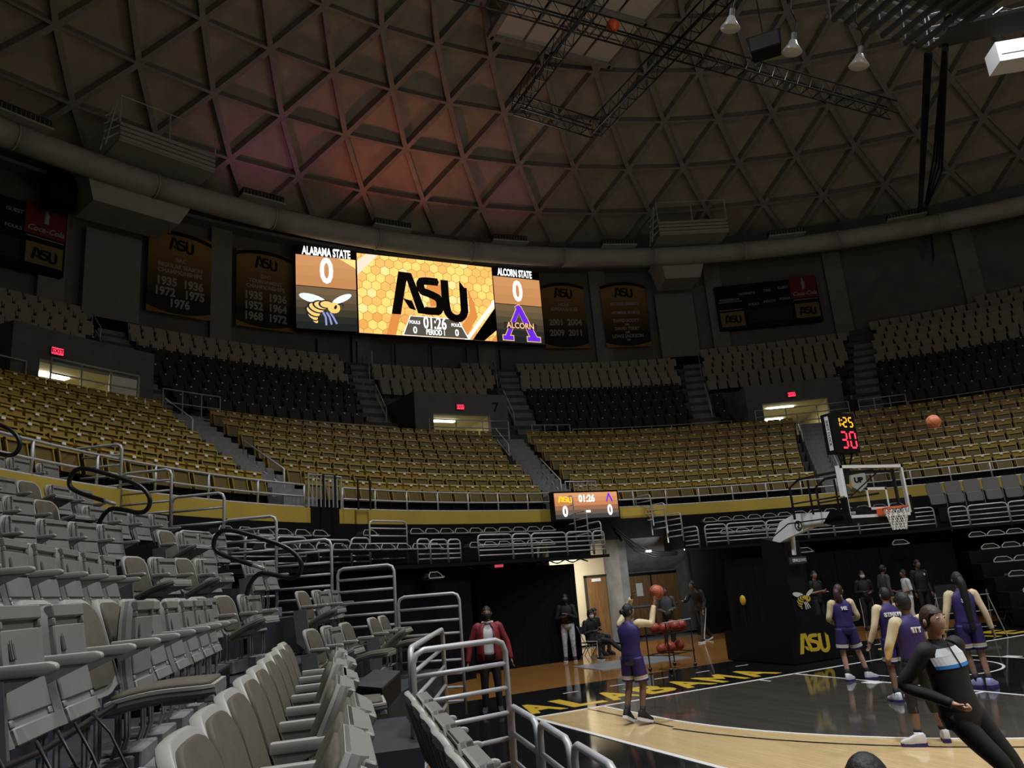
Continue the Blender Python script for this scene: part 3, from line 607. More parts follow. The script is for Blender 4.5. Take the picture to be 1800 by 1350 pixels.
for mm, e, d in ((AL, .05, .110), (PU, 0, .114)):
    b.mat(mm); X = lambda x, z: (5.18+x, 15.2+z)
    b.prism([X(-.25-e, 2.0), X(.0, 2.12+e*1.5), X(.12+e, 2.0), X(.98+e, .25), X(.55-e, .25), X(-.08, 1.72)], fs, d, d+.003); b.prism([X(-.98-e, .22), X(-.72+e, .22), X(.02, 1.75), X(-.16-e, 1.9)], fs, d, d+.003)
    for x0, x1 in ((-1.12, -.5), (.38, 1.18)): b.prism([X(x0-e, -e), X(x1+e, -e), X(x1+e, .25+e), X(x0-e, .25+e)], fs, d, d+.003)
b.mat(emi('emblem_dark', (.03, .025, .02))).prism([(4.15, 15.88), (6.22, 15.88), (6.22, 16.25), (4.15, 16.25)], fs, .118, .120); b.obj('letter_emblem', T3)
text('lettering', 'ALCORN', .48, emi('emblem_pink', (1, .55, .30), 1.1), T3, frame((5.18, YS-.125, 16.06), (1, 0, 0), (0, 0, 1)), bold=.008, sx=.88)
text('lettering', 'ALCORN STATE', .60, EW, T3, frame((5.1, YS-.12, 19.22), (1, 0, 0), (0, 0, 1)), bold=.02, sx=.50); mb(BLACK).box(3.72, 6.67, YS-.1, YS+.3, 18.98, 19.45).obj('name_strip', T3)
for x, T_ in ((-6.2, T1), (-5.0, T1), (-2, T2), (2, T2), (4.6, T3), (5.8, T3)): mb(STEEL).bar((x, YS+.3, 17.2), (x, 39.6, 17.2), .12, .12).obj('mount_arm', T_)
# added spots without fixtures, standing in for the screens' glow on the dome
for p, tg, w, c, s in (((-3.6, 37.4, 20.3), (-3.2, 36.4, 25), 150, (1, .20, .14), 120), ((-8.6, 36.5, 20.3), (-8.6, 36.6, 24), 75, (1, .24, .5), 115), ((-.2, 37.5, 20.3), (.4, 36.2, 25), 150, (1, .28, .18), 120), ((4.6, 37.3, 20.3), (4.8, 37.2, 24), 60, (.95, .25, .38), 110)): spot('show_light', p, tg, w, c, s, 1.)
# ------------------------------------------------------------------ banners
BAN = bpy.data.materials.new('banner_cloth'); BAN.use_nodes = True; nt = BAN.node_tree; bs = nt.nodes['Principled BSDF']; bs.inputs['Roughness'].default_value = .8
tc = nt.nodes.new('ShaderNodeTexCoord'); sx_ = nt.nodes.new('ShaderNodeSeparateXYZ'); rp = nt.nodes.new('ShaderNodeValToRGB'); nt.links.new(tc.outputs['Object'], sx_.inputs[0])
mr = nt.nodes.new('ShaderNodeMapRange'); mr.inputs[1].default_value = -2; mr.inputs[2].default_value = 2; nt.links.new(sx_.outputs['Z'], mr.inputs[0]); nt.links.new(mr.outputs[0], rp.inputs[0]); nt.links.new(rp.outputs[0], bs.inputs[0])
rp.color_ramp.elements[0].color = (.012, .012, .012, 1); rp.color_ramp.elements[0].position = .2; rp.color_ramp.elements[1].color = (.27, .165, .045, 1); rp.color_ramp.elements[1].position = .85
BTXT = mat('banner_print', (.36, .35, .33), .8); BGOLD = mat('banner_gold', (.26, .165, .045), .8)
def banner(az, w, label, lines, n=12):
    t = thing('hanging_banner', label, 'banner', pol(O2, 39.75, az, 17.07), rad(az-90)); f = lambda u, v, d: (u, -d, v)
    arc = lambda u, s: s*(1-(2*u/w)**2)*.25
    def strip(mm, ztop, zbot, d, nm, e=0):
        b = mb(mm); U = [-w/2+e+(w-2*e)*i/n for i in range(n+1)]
        for u0, u1 in zip(U, U[1:]): b.prism([(u0, zbot(u0)), (u1, zbot(u1)), (u1, ztop(u1)), (u0, ztop(u0))], f, d, d+.015)
        b.obj(nm, t)
    strip(BGOLD, lambda u: 2.0, lambda u: -2.02, 0, 'backing')
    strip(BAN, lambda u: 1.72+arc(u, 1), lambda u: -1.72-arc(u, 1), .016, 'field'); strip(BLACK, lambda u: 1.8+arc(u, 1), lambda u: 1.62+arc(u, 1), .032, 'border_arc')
    b = mb(BLACK); letters_asu(b, lambda u, v, d: (-.55+u*.72, -d, 1.05+v*.68), .034, .04); b.obj('team_letters', t)
    for s, size, z, k in lines: text('lettering', s, size, BTXT, t, frame((0, -.045, z), (1, 0, 0), (0, 0, 1)), **k)
    return t
B0 = dict(bold=.008, sx=.9); Y0 = dict(bold=.02, sx=.85)
banner(108.3, 2.85, 'tall gold and black banner farthest left, listing five years', (('H O R N E T S', .13, .93, {}), ('SIAC', .26, .62, B0), ('REGULAR SEASON', .27, .30, B0), ('CHAMPIONSHIPS', .29, .02, B0), ('1935  1936', .55, -.5, Y0), ('1972   1975', .55, -1.0, Y0), ('1976', .55, -1.5, Y0)))
banner(102.45, 2.85, 'tall gold and black banner just left of the wasp panel, listing six years', (('H O R N E T S', .13, .93, {}), ('SIAC', .26, .66, B0), ('TOURNAMENT', .27, .38, B0), ('CHAMPIONSHIPS', .28, .10, B0), ('1935  1936', .55, -.4, Y0), ('1952  1964', .55, -.93, Y0), ('1968  1972', .55, -1.46, Y0)))
banner(77.9, 2.65, 'tall gold and black banner just right of the purple letter panel, listing four years', (('H O R N E T S', .13, .93, {}), ('NCAA', .26, .66, B0), ('APPEARANCES', .28, .36, B0), ('2001  2004', .52, -.45, Y0), ('2009  2011', .52, -1.1, Y0)))
banner(72.5, 2.75, 'tall gold and black banner beside the boxy duct drop, listing names', (('H O R N E T S', .13, .93, {}), ('RETIRED JERSEYS', .26, .66, B0), ('WOMENS SPORTS', .24, .1, B0), ('DAVID SCOTT', .27, -.4, B0), ('1980', .15, -.65, B0), ('DAVID TERRY', .27, -.9, B0), ('1983', .15, -1.12, B0), ('LEWIS JACKSON', .29, -1.36, B0), ('1984', .15, -1.6, B0)))
# old wall scoreboards
SRED = mat('sign_red', (.16, .006, .012), .5); SGOLD = mat('sign_gold', (.20, .155, .07), .6); SWH = mat('sign_print', (.34, .36, .36), .6)
def wallboard(az, w, label):
    t = thing('wall_scoreboard', label, 'scoreboard', pol(O2, 39.6, az, 17.1), rad(az-90)); F = lambda x, z: frame((x, -.14, z), (1, 0, 0), (0, 0, 1))
    mb(BLACK).box(-w/2, w/2, -.1, .4, -1.4, 1.35).obj('board', t)
    mb(SRED).box(w/2-1.6, w/2-.05, -.13, -.1, .1, 1.45).obj('red_panel', t); mb(SGOLD).box(w/2-1.5, w/2-.1, -.13, -.1, -1.15, -.25).obj('gold_panel', t); mb(SGOLD).box(-w/2+.1, -w/2+1.5, -.13, -.1, -1.25, -.35).obj('gold_panel', t)
    mb(mat('unlit_display', (.012, .016, .03), .3)).box(-w/2+1.7, w/2-1.7, -.12, -.1, -1.15, -.3).obj('display_panel', t)
    b = mb(SWH); b.lathe([(.09, 0), (.11, .05), (.10, .25), (.12, .38), (.05, .58), (.05, .70), (.06, .72), (.01, .73)], c=(w/2-.82, -.13, .62), n=8); b.obj('bottle_emblem', t)
    text('lettering', 'Coca-Cola', .34, SWH, t, F(w/2-.82, .36), shear=.35, bold=.006, sx=.95)
    for x in (w/2-1.3, -w/2+.3):
        b = mb(BLACK); letters_asu(b, lambda u, v, d: (x+u*.62, -.13-d, (-1.0 if x > 0 else -1.08)+v*.55), .0, .02); b.obj('team_letters', t)
    for s, x, z in (('HORNETS', -1.15, .72), ('TIME', .05, .78), ('GUEST', 1.0, .86), ('POSSESSION', -w/2+.75, .42), ('FOULS', -.85, .0), ('PERIOD', .1, .08), ('FOULS', 1.0, .16)): text('lettering', s, .21, SWH, t, F(x, z), bold=.004)
    for x0, x1, z in ((-w/2+.1, -w/2+1.5, .28), (-w/2+.1, -w/2+1.4, -.22), (w/2-1.5, w/2-.1, -.02)): mb(SWH).box(x0, x1, -.115, -.1, z, z+.035).obj('divider_line', t)
    b = None
wallboard(60.05, 6.0, 'old dark wall scoreboard with red drink panel, right of the banners'); wallboard(119.6, 6.0, 'old dark wall scoreboard with red drink panel at the left edge of the picture')
mb(mat('pale_pipe', (.45, .45, .45), .7)).box(-3.15, -2.98, 39.9, 40.2, 13.3, 14.6).obj('downpipe', WALL)
for k in range(-3, 5): mb(BLACK).box(-3.9+2.05*k, -3.84+2.05*k, 39.7, 39.75, 12.5, 15.0).obj('panel_joint', WALL)
# ------------------------------------------------------------------ trusses, catwalk, hanging things
TR = mat('black_truss', (.012, .012, .012), .4, metal=.2)
def truss(label, segs, z, h=.55, tag_='truss'):
    t = thing('lighting_truss', label, 'truss', (segs[0][0][0], segs[0][0][1], z)); o = V(t.location); web = mb(TR)
    for p, q in segs:
        p = V((*p, z))-o; q = V((*q, z))-o; L = (q-p).length; s = (q-p).normalized().cross(V((0, 0, 1)))*.2
        for dv in (V((0, 0, 0))+s, -s, V((0, 0, h))+s, V((0, 0, h))-s): mb(TR).tube([p+dv, q+dv], .032, 6).obj('chord', t)
        n = int(L/.55)
        for i in range(n):
            a, b_ = lerp(p, q, i/n), lerp(p, q, (i+1)/n)
            for sd in (s, -s): web.tube([a+sd, (a+b_)/2+sd+V((0, 0, h)), b_+sd], .012, 4, caps=False)
            web.tube([a+s, a-s], .016, 4, caps=False)
    web.obj('truss_web', t)['kind'] = 'stuff'
    return t
truss('black U-shaped hanging truss under the pale ceiling panels', [((-2.95, 12), (-2.95, 21.6)), ((-2.95, 21.6), (.35, 22.0)), ((.35, 22.0), (.35, 12))], 17.2, .5)
lt = truss('long straight black truss sloping across the dome to the right', [((-8.5, 17.55), (10.4, 17.75))], 17.35, .5)
mb(STEEL).bar((-5.2, 17.4, 17.6), (-2.5, 17.45, 17.6), .35, .06).obj('cable_tray', lt)
bn = tag(mb(RIMO).sphere((0, 0, 0), .2, 10, 6).obj('orange_buoy', smooth=True), 'small orange ball fixed on the long black truss', 'ball'); bn.location = (-1.75, 17.5, 17.65)
for k, (x, y, z, l) in enumerate(((-.1, 14.7, 15.85, 'left'), (1.55, 14.3, 15.25, 'middle'), (3.1, 13.6, 14.7, 'right'))):
    t = thing('bell_lamp', f'{l} one of three unlit white bell lamps hanging under the dome', 'lamp', (x, y, z)); t.rotation_euler = (.25, .1, 0)
    mb(mat('lamp_glass', (.55, .56, .55), .3)).lathe([(.05, .34), (.10, .30), (.13, .2), (.26, .0), (.24, -.03), (.01, -.02)], n=18).obj('shade', t, smooth=True); mb(STEEL).lathe([(.07, .32), (.07, .52), (.02, .55)], n=10).obj('ballast', t); mb(RUB).tube([(0, 0, .55), (.1, .05, .9), (.05, .3, 1.4), (.2, .4, 7)], .015, 5).obj('cord', t)
t = thing('hanging_speaker', 'black rectangular loudspeaker hung between bell lamps', 'speaker', (.6, 14.3, 15.2), rad(-48)); fixn(mb(BLACK).hexa([(-.38, -.2, -.22), (.38, -.2, -.22), (.34, .3, -.22), (-.34, .3, -.22), (-.44, -.2, .24), (.44, -.2, .24), (.38, .3, .24), (-.38, .3, .24)]).obj('cabinet', t).data)
mb(DARKG).box(-.36, .36, -.215, -.2, -.19, .2).obj('speaker_grille', t); mb(TR).tube([(0, .05, .24), (0, .05, 8)], .02, 5).obj('hanger', t)
CWM = mat('catwalk_steel', (.075, .08, .085), .5, metal=.3)
t = thing('catwalk', 'grey steel catwalk platform with railings hung at upper right', 'catwalk', (5.8, 14.4, 17))
for i in range(9): mb(CWM).bar((-2.1+.5*i, .1, 0), (-2.3+.5*i, -5.5, .1), .09, .16).obj('joist', t)
for y, z in ((.15, .12), (-.05, .65), (-.05, 1.2), (-1.9, 1.2), (-1.9, .6), (-3.6, 1.2)): mb(STEEL).tube([(-2.3, y, z), (2.1, y-.1, z)], .045, 6).obj('rail', t)
for i in range(5): mb(STEEL).tube([(-2.2+1.05*i, .1, 0), (-2.2+1.05*i, .0, 1.2)], .045, 6).obj('post', t)
mb(CWM).box(-2.3, 2.2, -5.5, -1.2, .12, .17).obj('deck', t)
t2 = thing('catwalk', 'second catwalk branch with cables and railings at the top right corner', 'catwalk', (9.2, 13.2, 17.3))
mb(CWM).bar((-1.2, .9, 0), (2.6, -2.2, 0), 1.0, .1).obj('deck', t2)
for z in (.1, .55, 1.0): mb(STEEL).tube([(-1.2, 1.2, z), (2.8, -2.0, z)], .04, 6).obj('rail', t2)
for i in range(4): p = lerp(V((-1.2, 1.2, 0)), V((2.8, -2.0, 0)), i/3); mb(STEEL).tube([p, p+V((0, 0, 1.0))], .04, 6).obj('post', t2)
for i in range(3): mb(BLACK).box(-.9+i*.9, -.55+i*.9, .65-i*.7, .9-i*.7, .1, .75).obj('equipment_box', t2)
mb(RUB).tube([(-1, .6, .5), (-.4, .4, .1), (.2, -.2, .55), (1, -.7, .1), (2, -1.6, .5)], .03, 5).obj('cable', t2)
t = thing('white_light_box', 'white boxed lamp housing below the upper right catwalk', 'light', (11.4, 13.75, 17.4), rad(-35)); mb(WHITE).box(-.9, 1.6, -.35, .45, -.45, .25).obj('housing', t); mb(mat('lamp_reflector', (.85, .9, .92), .2)).box(-.8, 1.5, -.36, -.35, -.2, .2).obj('reflector', t)
o = tag(mb(TR).tube([(7.9, 14.6, 17.0), (24.4, 26.8, 20.05)], .13, 8).obj('dark_pole'), 'long dark pole from the catwalk to the air duct at the right', 'pole')
t = thing('cable_bundle', 'thick bundle of black cables from the catwalk down to the right wall', 'cable', (8.2, 14.3, 17))
for k in range(4): mb(RUB).tube([(.3+.06*k, -.2, 1.5), (.05*k, .0, 0), (8+.1*k, 6, 1.2-.2*k), (18.2+.08*k, 13.4, 4.3), (18.9+.06*k, 14.2, 1.1+.15*k)], .05, 5).obj('cable', t)
# ------------------------------------------------------------------ small hanging scoreboard, shot clock
t = thing('small_scoreboard', 'small lit scoreboard hanging on the fascia over the portal', 'scoreboard', (0, 0, 0)); ys = 23.55; fn = scr(ys); k0, x0, x1, z0, z1 = 0, -1.9, .45, 4.0, 4.82
mb(BLACK).box(x0-.05, x1+.05, ys-.1, ys+.15, z0-.06, z1+.05).obj('housing', t)
b = MB(); strip_grad(b, fn, x0, x1, z0, z1, [(.05, .05, .05), (.16, .10, .07), (.34, .15, .08), (.62, .24, .09), (.68, .28, .12), (.75, .34, .16)], 'mini'); b.obj('screen_image', t)
b = mb(emi('mini_gold', (.9, .6, .02), 1.2)); letters_asu(b, lambda u, v, d: (-1.78+u*.33, ys-d, 4.5+v*.22), .11, .115); b.obj('team_letters', t)
stext('clock_digits', '01:26', .32, -.72, 4.62, t, y=ys+.02, bold=.008, sx=.85)
for x in (-1.55, .12): stext('score_digit', '0', .46, x, 4.22, t, y=ys+.02, bold=.014, sx=.8)
b = mb(PU); strokes(b, [(.02, 4.5), (.12, 4.76), (.24, 4.5)], .05, fn, .11, .115); b.obj('letter_emblem', t); mb(EW).box(-.78, -.62, ys-.112, ys-.1, 4.18, 4.25).obj('period_mark', t)
SEG = {'0': 'abcdef', '1': 'bc', '2': 'abged', '3': 'abgcd', '5': 'afgcd'}
def seven(b, ch, x, z, w, h, s, fn, d0, d1):
    P = {'a': ((x, z+h), (x+w, z+h)), 'b': ((x+w, z+h), (x+w, z+h/2)), 'c': ((x+w, z+h/2), (x+w, z)), 'd': ((x, z), (x+w, z)), 'e': ((x, z), (x, z+h/2)), 'f': ((x, z+h/2), (x, z+h)), 'g': ((x, z+h/2), (x+w, z+h/2))}
    for k in SEG[ch]: strokes(b, [tuple(lerp(P[k][0][i], P[k][1][i], .12) for i in (0, 1)), tuple(lerp(P[k][0][i], P[k][1][i], .88) for i in (0, 1))], s, fn, d0, d1)
t = thing('shot_clock', 'black shot clock box with amber and red digits above the backboard', 'clock', (.02, 13.72, 4.77)); fn = lambda u, v, d: (u, -d, v)
mb(BLACK).box(-.36, .36, -.1, .16, -.45, .42).obj('clock_case', t); b = mb(emi('amber', (1, .45, .02), 1.6))
for ch, x in (('1', -.21), ('2', .0), ('5', .17)): seven(b, ch, x, .12, .10, .2, .028, fn, .105, .11)
b.prism(rect(-.06, -.03, .16, .19), fn, .105, .11).prism(rect(-.06, -.03, .25, .28), fn, .105, .11); b.obj('time_digits', t)
b = mb(emi('red_led', (1, .03, .07), 2.0))
for ch, x in (('3', -.14), ('0', .12)): seven(b, ch, x, -.34, .16, .34, .04, fn, .105, .11)
b.obj('shot_digits', t); mb(PLATE).box(-.365, -.36, -.04, .06, -.38, .36).obj('side_strip', t); text('lettering', 'SHOT CLOCK', .09, BLACK, t, frame((-.368, .01, 0), (0, 0, -1), (0, -1, 0)), ext=.001)
for x, y in ((-.22, 0), (0, .05), (.22, 0)): mb(RUB).tube([(x, y, -.45), (x*.2, .05, -.85), (x*.2, .1, -1.1)], .022, 6).obj('bracket', t)
# ------------------------------------------------------------------ hoop
t = thing('basketball_hoop', 'portable basketball hoop unit with white arm and glass backboard', 'basketball hoop', (0, 0, 0)); GL = mat('clear_glass', (.05, .06, .06), .02, alpha=.10); YB = 13.11
bb = mb(WHITE); w, z0, z1 = .915, 2.9, 3.97
for p in ((-w, w, z0, z0+.06), (-w, w, z1-.06, z1), (-w, -w+.05, z0, z1), (w-.05, w, z0, z1)): bb.box(p[0], p[1], YB-.02, YB+.05, p[2], p[3])
bb.obj('backboard_frame', t); mb(GL).box(-w+.05, w-.05, YB-.008, YB+.008, z0+.06, z1-.06).obj('glass', t)
sq = mb(PLATE)
for p in ((-.305, .305, 3.05, 3.10), (-.305, .305, 3.45, 3.505), (-.305, -.255, 3.05, 3.5), (.255, .305, 3.05, 3.5)): sq.box(p[0], p[1], YB-.014, YB-.009, p[2], p[3])
sq.obj('target_square', t)
mb(WHITE).box(-w-.02, -w, YB+.0, YB+.10, 3.35, z1).obj('edge_panel', t)
fr = mb(BLACK); fr.box(-w-.02, w+.02, YB-.05, YB+.09, z0-.1, z0+.0).box(-w-.05, -w, YB-.05, YB+.09, z0-.1, z0+.42).box(w, w+.05, YB-.05, YB+.09, z0-.1, z0+.42); fr.obj('edge_padding', t)
br = mb(RUB)
for x in (-.75, .75): br.bar((x, YB+.12, 3.05), (x, YB+.12, 3.9), .05, .05)
br.bar((-.75, YB+.12, 3.85), (.75, YB+.12, 3.85), .05, .05).bar((-.7, YB+.12, 3.3), (.4, YB+.12, 3.9), .02, .02); br.obj('back_bracing', t)
br = mb(RUB)
for x in (-.5, .3): br.tube([(x-.05, 14.9, 3.05), (x-.05, 14.9, 3.75), (x-.05, 14.6, 3.9), (x-.05, 13.3, 3.9)], .03, 6).tube([(x-.05, 14.35, 3.85), (x-.05, 14.35, 3.1)], .025, 6).tube([(x, 14.9, 3.4), (x, 13.3, 3.4)], .022, 6)
br.obj('safety_cage', t)
yz = lambda u, v, d: (d, u, v)
b = mb(WHITE); b.prism([(16.12, 2.5), (15.66, 3.06), (15.14, 3.2), (14.12, 3.13), (14.3, 2.9), (14.76, 2.85), (15.42, 2.70)][::-1], yz, -.27, -.12); o = b.obj('arm', t); fixn(o.data)
b = mb(BLACK); strokes(b, [(15.95, 2.75), (15.4, 3.0), (14.25, 3.0)], .02, yz, -.275, -.27); b.obj('arm_stripe', t)
b = mb(BLACK); b.tube([(-.278, 15.1+.1*cos(2*pi*k/16), 2.93+.1*sin(2*pi*k/16)) for k in range(16)], .012, 4, closed=True); strokes(b, [(15.06, 2.87), (15.13, 2.89), (15.07, 2.96), (15.14, 2.99)], .02, yz, -.28, -.27); b.obj('round_emblem', t)
b = mb(BLACK); b.prism([(14.36, 2.9), (14.1, 3.16), (13.2, 3.12), (13.2, 2.86), (14.1, 2.84)][::-1], yz, -.3, .3); fixn(b.obj('arm_padding', t).data); text('lettering', 'SP', .15, PLATE, t, frame((-.305, 13.55, 3.0), (0, -1, 0), (0, 0, 1)), bold=.008, shear=.2)
fixn(mb(BLACK).hexa([(-.32, 15.55, .6), (.32, 15.55, .6), (.32, 16.4, .6), (-.32, 16.4, .6), (-.3, 15.75, 2.6), (.3, 15.75, 2.6), (.3, 16.35, 2.75), (-.3, 16.35, 2.75)]).obj('mast_padding', t).data)
mb(WHITE).tube([(-.1, 15.5, 2.75), (-.1, 15.55, 2.3)], .05, 10).obj('lift_cylinder', t); mb(GREYC).box(-.25, .2, 15.5, 15.58, 2.1, 2.25).obj('name_plate', t); text('lettering', 'SPALDING', .09, PLATE, t, frame((-.02, 15.495, 2.17), (1, 0, 0), (0, 0, 1)), bold=.003)
fixn(mb(BLACK).hexa([(-.9, 15.25, .02), (.9, 15.25, .02), (.9, 17.4, .02), (-.9, 17.4, .02), (-.9, 15.25, .97), (.9, 15.25, .97), (.9, 17.4, .66), (-.9, 17.4, .66)]).obj('base_padding', t).data)
b = mb(mat('logo_gold', (.60, .43, .03), .5)); letters_asu(b, lambda u, v, d: (-.70+u*.56, 15.25-d, .17+v*.46), .004, .012); b.obj('team_letters', t)
b = MB(); wasp(b, lambda u, v, d: (u, 15.60-d, v), .02, 1.28, .32, BLACK, mat('wasp_gold', (.55, .42, .05), .5), PLATE, PLATE, .004, .01); b.obj('wasp_emblem', t)
RC = V((0, 12.73, 3.05)); mb(RIMO).tube([RC+V((.235*cos(2*pi*k/24), .235*sin(2*pi*k/24), 0)) for k in range(24)], .012, 6, closed=True).obj('rim', t, smooth=True); mb(RIMO).box(-.12, .12, 12.96, 13.1, 2.93, 3.06).obj('rim_bracket', t)
nb = mb(PLATE)
for k in range(12):
    for sg in (1, -1):
        nb.tube([RC+V((lerp(.225, .13, min(1, q/4*1.1))*cos(2*pi*(k+sg*q*.5)/12), lerp(.225, .13, min(1, q/4*1.1))*sin(2*pi*(k+sg*q*.5)/12), -.02-.105*q)) for q in range(5)], .008, 4, caps=False)
nb.obj('net', t)
o = thing('round_up_sign', 'white shield-shaped sign behind the backboard on the gold seat rail', 'sign', pol(CB, 17.5, 58.6, 4.3), rad(58.6-90)); mb(PLATE).prism([(-.26, .70), (-.26, .2), (0, .0), (.26, .2), (.26, .70)][::-1], lambda u, v, d: (u, -d, v), 0, .02).obj('sign_board', o); text('lettering', 'UP', .24, BLACK, o, frame((0, -.025, .40), (1, 0, 0), (0, 0, 1)), bold=.015)
mb(mat('logo_gold', (.6, .43, .03))).prism([(-.42, .65), (-.42, .25), (-.27, .1), (-.27, .65)][::-1], lambda u, v, d: (u, -d, v), 0, .02).obj('gold_wing', o)
# balls
def ball(loc, label, m_=None, grp=None):
    t = thing('basketball', label, 'ball', loc, group=grp); mb(m_ or ORNG).sphere((0, 0, 0), .121, 20, 12).obj('ball_skin', t, smooth=True); s = mb(BLACK)
    for ax in range(3): s.tube([[(.1212*cos(a), .1212*sin(a), 0), (.1212*cos(a), 0, .1212*sin(a)), (0, .1212*cos(a), .1212*sin(a))][ax] for a in [2*pi*k/24 for k in range(24)]], .0022, 4, closed=True)
    s.obj('seam', t); t.rotation_euler = (random.random()*3, random.random()*3, 0); return t
ball((-1.17, 10.7, 4.34), 'orange basketball in flight right of the shot clock', mat('salmon_ball', (.62, .20, .10), .5))
ball((-6.06, 12.66, 1.87), 'orange basketball leaving the raised hands of the shooter')
# ------------------------------------------------------------------ retractable stands beside the camera
def sframe(ang): a = rad(ang); return V((sin(a), cos(a), 0)), V((-cos(a), sin(a), 0)), -rad(90+ang)
def spt(ang, t, s, z=0.): r, n, _ = sframe(ang); return r*t+n*s+V((0, 0, z))
def curveslab(prof, w0, w1, th, crown=.0, nx=6):
    """slab along a profile of (y, z, scale) points, thickness th behind, rounded sides"""
    b = MB(); return b
def rounded(w, h, r, n=4):
    out = []
    for cx, cz, a0 in ((w/2-r, h-r, 0), (-w/2+r, h-r, 90), (-w/2+r, r, 180), (w/2-r, r, 270)):
        for i in range(n+1): a = rad(a0+90*i/n); out.append((cx+r*cos(a), cz+r*sin(a)))
    return out
TLT = .30
def mk_chair():
    P = {}
    def f(u, v, d): cz = -.030*(1-(2*u/.46)**2); return (u, -TLT*v+cz+d*cos(.3), .42+v*.97+d*.3)
    SB2 = [(u*(1-.0*v), v) for u, v in rounded(.465, .47, .12, 6)]
    def dome(pts, d0, d1):  # front and back faces subdivided across the width
        n = 10; us = [-.2325+.465*i/n for i in range(n+1)]; return us
    def plate(mm, w, h, r, v0, d0, d1, nm, n=12, inset=0):
        b = mb(mm); rows = []
        for i in range(n+1):
            u = -w/2+w*(.5-.5*cos(pi*i/n)); e = max(0, abs(u)-(w/2-r)); dv = r-sqrt(max(0, r*r-e*e)); lo, hi = v0+min(dv, .06)*.6, v0+h-dv
            rows.append([f(u, lo, d0), f(u, lo, d1), f(u, (lo+hi)/2, d1), f(u, hi, d1), f(u, hi, d0), f(u, (lo+hi)/2, d0)])
        b.rings(rows); m_ = bev(fixn(b.mesh(nm)), .009, 2, 50); m_.polygons.foreach_set('use_smooth', [True]*len(m_.polygons)); m_.set_sharp_from_angle(angle=rad(40)); return m_
    P['backrest'] = plate(SHELL2, .47, .47, .13, 0, -.02, .016, 'backrest')
    b = mb(SHELL)
    for x in (-.15, -.09, -.03, .03, .09, .15): b.prism(rect(x-.008, x+.008, .04, .40), f, -.034, -.018)
    b.prism(rect(-.17, .17, .385, .41), f, -.034, -.018); P['back_rib'] = fixn(b.mesh('back_rib'))
    P['cushion'] = plate(CUSH, .40, .40, .11, .045, .014, .034, 'cushion')
    g = lambda u, v, d: (u, v, d)
    wave = lambda v: .014*sin(v/.44*pi*1.2+.2)
    wid = lambda v: .222-.028*max(0, (v-.34)/.1)**2
    b = mb(SHELL); n = 10; rr_ = []
    for i in range(n+1):
        v = .45*i/n; w = wid(v); z = wave(v); rr_.append([(-w+.02, v, z-.040), (w-.02, v, z-.040), (w, v, z-.020), (w, v, z+.012), (-w, v, z+.012), (-w, v, z-.020)])
    b.rings(rr_); P['seat_pan'] = fixn(b.mesh('seat_pan'))
    b = mb(SHELL)
    def q(u0, u1, v0, v1, t): b.hexa([(u0, v0, wave(v0)-t), (u1, v0, wave(v0)-t), (u1, v1, wave(v1)-t), (u0, v1, wave(v1)-t), (u0, v0, wave(v0)-.03), (u1, v0, wave(v0)-.03), (u1, v1, wave(v1)-.03), (u0, v1, wave(v1)-.03)])
    q(-.19, .19, .395, .445, .062); q(-.19, -.165, .365, .395, .06); q(.165, .19, .365, .395, .06); q(-.19, .19, .225, .365, .058)
    q(-.19, .19, .085, .215, .050); q(-.19, -.16, .058, .085, .05); q(.16, .19, .058, .085, .05); q(-.19, .19, .0, .058, .054)
    P['underside_panel'] = bev(fixn(b.mesh('underside_panel')), .005, 1)
    b = mb(mat('dark_vent', (.03, .03, .028), .7)); b.box(.085, .135, .265, .335, wave(.3)-.061, wave(.3)-.05)
    b.mat(SHELL)
    for x in (.099, .116): b.box(x, x+.005, .268, .332, wave(.3)-.064, wave(.3)-.055)
    P['vent'] = b.mesh('vent')
    b = mb(SHELL2); rr_ = []
    for i in range(n+1):
        v = .45*i/n; w = wid(v)+.005; z = wave(v); rr_.append([(-w, v, z+.0), (w, v, z+.0), (w, v, z+.014), (-w, v, z+.014)])
    b.rings(rr_); P['edge_trim'] = fixn(b.mesh('edge_trim'))
    b = mb(CUSH); rr_ = []
    for i in range(n+1):
        v = .02+.41*i/n; w = wid(v)-.03; z = wave(v)+.012; rr_.append([(-w, v, z), (w, v, z), (w-.01, v, z+.018), (0, v, z+.024), (-w+.01, v, z+.018)])
    b.rings(rr_); P['seat_cushion'] = fixn(b.mesh('seat_cushion', True))
    b = mb(SHELL2); b.prism([(-.10, .0), (.095, .0), (.122, .010), (.13, .022), (.122, .036), (.10, .042), (-.10, .040)], lambda u, v, d: (d, u, v), -.021, .021); P['armrest'] = bev(fixn(b.mesh('armrest')), .010, 2)
    b = mb(SHELL); b.prism([(-.09, .0), (.08, .0), (-.06, -.06)], lambda u, v, d: (d, u, v), -.013, .013); P['arm_bracket'] = fixn(b.mesh('arm_bracket'))
    b = mb(STEEL)
    for x in (-.03, .03): b.tube([(x, .02, .44), (x, .03, .2), (x*1.5, -.03, .0)], .009, 5)
    P['leg'] = b.mesh('leg')
    b = mb(BEAM); b.box(-.19, .19, -.16, .10, 0, .14); P['mounting_box'] = bev(b.mesh('mounting_box'), .008, 1)
    b = mb(STEEL); b.prism([(-.15, .60), (.04, .62), (.08, .3), (.02, .06), (-.10, .16)], lambda u, v, d: (d, u, v), -.012, .012); P['end_panel'] = fixn(b.mesh('end_panel'))
    return P
CH = mk_chair()
for n_ in ('seat_pan', 'edge_trim', 'armrest', 'underside_panel'): CH[n_].polygons.foreach_set('use_smooth', [True]*len(CH[n_].polygons)); CH[n_].set_sharp_from_angle(angle=rad(35))
